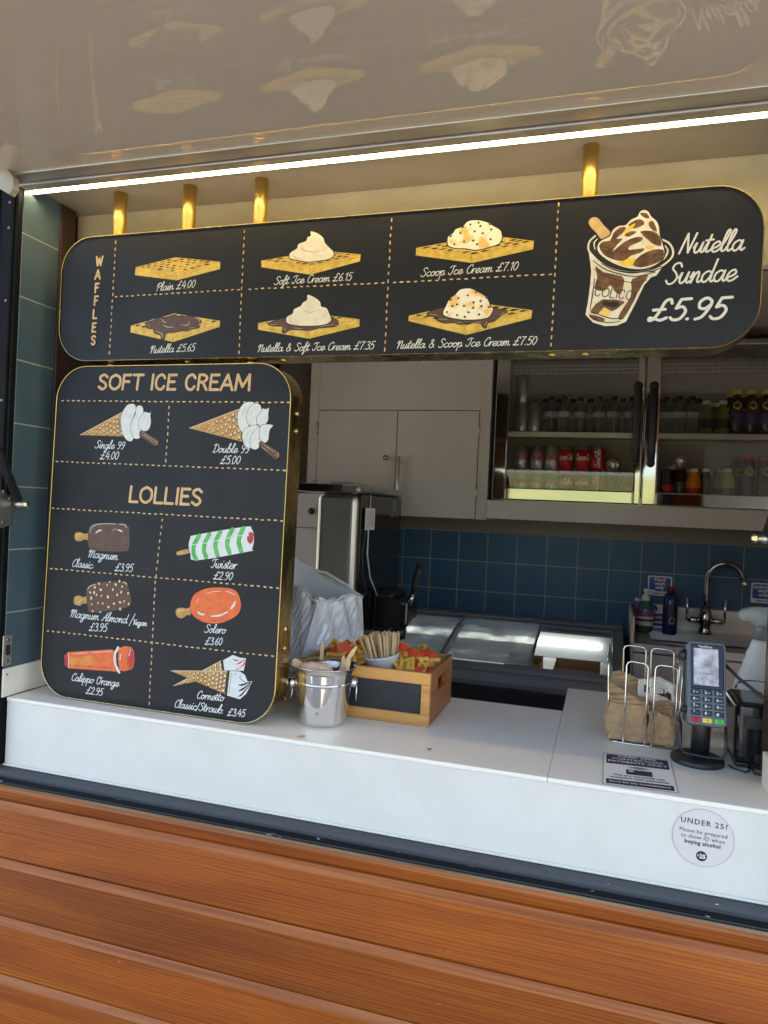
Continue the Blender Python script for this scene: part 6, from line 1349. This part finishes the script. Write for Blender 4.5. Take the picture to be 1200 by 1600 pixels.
P = [(-.050,.004),(-.044,.016),(-.020,.024),(.010,.025),(.040,.020),(.052,.008),(.050,-.006),(.030,-.012),(.018,-.020),(-.014,-.020),(-.022,-.010),(-.042,-.008)]
o_ = crom(P,3,True); n = len(o_); vs = []
for (s,d) in ((.86,-.016),(1,-.011),(1,.011),(.86,.016)): vs += [Vector((hx+p.x*s,SPY+d,hz+p.y*s)) for p in o_]
a.add(vs,[list(range(n)),[3*n+i for i in range(n)][::-1]]+[[j*n+i,j*n+(i+1)%n,(j+1)*n+(i+1)%n,(j+1)*n+i] for j in range(3) for i in range(n)],M_['grey_light'],True); hd2 = obj('trigger_head', a, sp_)
a = MB(); a.tube([(hx+.034,SPY,hz-.010),(hx+.040,SPY,hz-.030),(hx+.034,SPY,hz-.050)],.005,M_['grey_plastic'],10); obj('trigger', a, hd2)
def MSp(x,y,d):
    t = -pi/2+x/.036; return Vector((sb0.x+(.0465+d)*cos(t), SPY+(.0465+d)*.62*sin(t), CT+.118+y))
A = Art(lambda x,y,d: MSp(x,y,d+.0004)); A.poly([(x,.030*sqrt(max(0,1-(x/.040)**2))*.8-.002) for x in [(-.040+.080*i/16) for i in range(17)]]+[(.040-.080*i/16,-.004) for i in range(17)],M_['label_violet']); A.poly([(-.040+.080*i/16,-.0042) for i in range(17)]+[(.040-.080*i/16,-.05) for i in range(17)],M_['paper_white']); lp = raw('label', A.mb, sp_)
a = MB(); plaintext(a,'PRO CLEANING',lambda x,y,d: MSp(x,y+.003,.0015),.0105,M_['paper_white'],bold=.0002); plaintext(a,'Ready to use',lambda x,y,d: MSp(x,y-.014,.0015),.0085,M_['ink'],bold=.0002); plaintext(a,'sanitiser',lambda x,y,d: MSp(x,y-.023,.0015),.0085,M_['ink'],bold=.0002); raw('lettering', a, lp)

# notices
p0,p1,p2 = Vector((.0175,.012,CT)),Vector((.148,.022,CT)),Vector((.0185,.198,CT)); nw = (p1-p0).length; nh = (p2-p0).length; ex = (p1-p0)/nw; ey = (p2-p0)/nh
no = thing('payment_notice', (p0+p1+p2-p0)/2 if False else ((p1+p2)/2), 'flat white and navy card payments notice taped to the counter', 'notice')
def MN(x,y,d): return p0+ex*x+ey*y+Vector((0,0,.0006+d))
A = Art(MN); A.poly([(-.003,-.004),(nw+.003,-.004),(nw+.003,nh+.004),(-.003,nh+.004)],M_['laminate_edge']); A.poly([(0,0),(nw,0),(nw,nh),(0,nh)],M_['paper_white']); m_ = .004
A.poly([(m_,nh*.66),(nw-m_,nh*.66),(nw-m_,nh-m_),(m_,nh-m_)],M_['print_navy']); A.poly([(m_,m_),(nw-m_,m_),(nw-m_,nh*.165),(m_,nh*.165)],M_['print_navy'])
A.poly([(nw*.32,nh*.36),(nw*.70,nh*.36),(nw*.70,nh*.52),(nw*.32,nh*.52)],M_['print_navy']); A.poly([(nw*.36,nh*.455),(nw*.43,nh*.455),(nw*.43,nh*.49),(nw*.36,nh*.49)],M_['paper_white'])
for k in range(4): r_ = nw*(.05+.045*k); A.stroke([(nw*.52+r_*cos(R(t)),nh*.535+r_*.62*sin(R(t))) for t in range(35,146,11)],.0026,M_['print_navy'])
raw('sheet', A.mb, no); a = MB()
for k,s in enumerate(('CARD AND','CONTACTLESS','PAYMENTS ONLY')): plaintext(a,s,(lambda x,y,d,k=k: MN(nw/2+x,y+nh*(.905-.092*k),.0009)),.0148,M_['paper_white'],bold=.0004,sx=1.0)
for k,s in enumerate(('We are currently not','accepting cash payments')): plaintext(a,s,(lambda x,y,d,k=k: MN(nw/2+x,y+nh*(.285-.075*k),.0009)),.0115,M_['print_navy'],bold=.0004,sx=.95)
plaintext(a,'Sorry for any inconvenience',lambda x,y,d: MN(nw/2+x,y+nh*.075,.0009),.0115,M_['paper_white'],bold=.0003,sx=.85); raw('lettering', a, no)
rcx, rcz, rr_ = .192, 1.0325, .0515
rd = thing('round_sticker', (rcx,.0,rcz), 'round pale grey age check sticker on the white counter front', 'sticker')
RT = R(-1.5)
def MR(x,y,d): return Vector((rcx+x*cos(RT)-y*sin(RT), .0026-d-.0004, rcz+x*sin(RT)+y*cos(RT)))
A = Art(MR); A.blob((0,0),rr_,rr_,M_['sticker_edge'],0,64); A.blob((0,0),rr_-.0006,rr_-.0006,M_['sticker_grey'],0,64); A.blob((0,-.033),.0092,.0092,M_['print_navy'],0,32); raw('disc', A.mb, rd); a = MB()
def ln(s,y,size,b=0,sp_=1.0,x0=0): plaintext(a,s,lambda x,y_,d: MR(x+x0,y_+y,.0007),size,M_['print_navy'],bold=b,spacing=sp_)
ln('UNDER 25?',.0225,.0135,.00015,1.22); ln('Please be prepared',.0065,.0098,.0,1.06); ln('to show ID when',-.0035,.0098,.0,1.06); ln('buying alcohol',-.0135,.0098,.00028,1.06)
plaintext(a,'25',lambda x,y_,d: MR(x+.0015,y_-.0365,.0009),.0105,M_['paper_white'],bold=.0004); plaintext(a,'U',lambda x,y_,d: MR(x-.0058,y_-.034,.0009),.004,M_['paper_white'],bold=.0002); raw('lettering', a, rd)
for p_ in ([o for o in bpy.data.objects if o.type == 'MESH']):
    p_.data.validate()
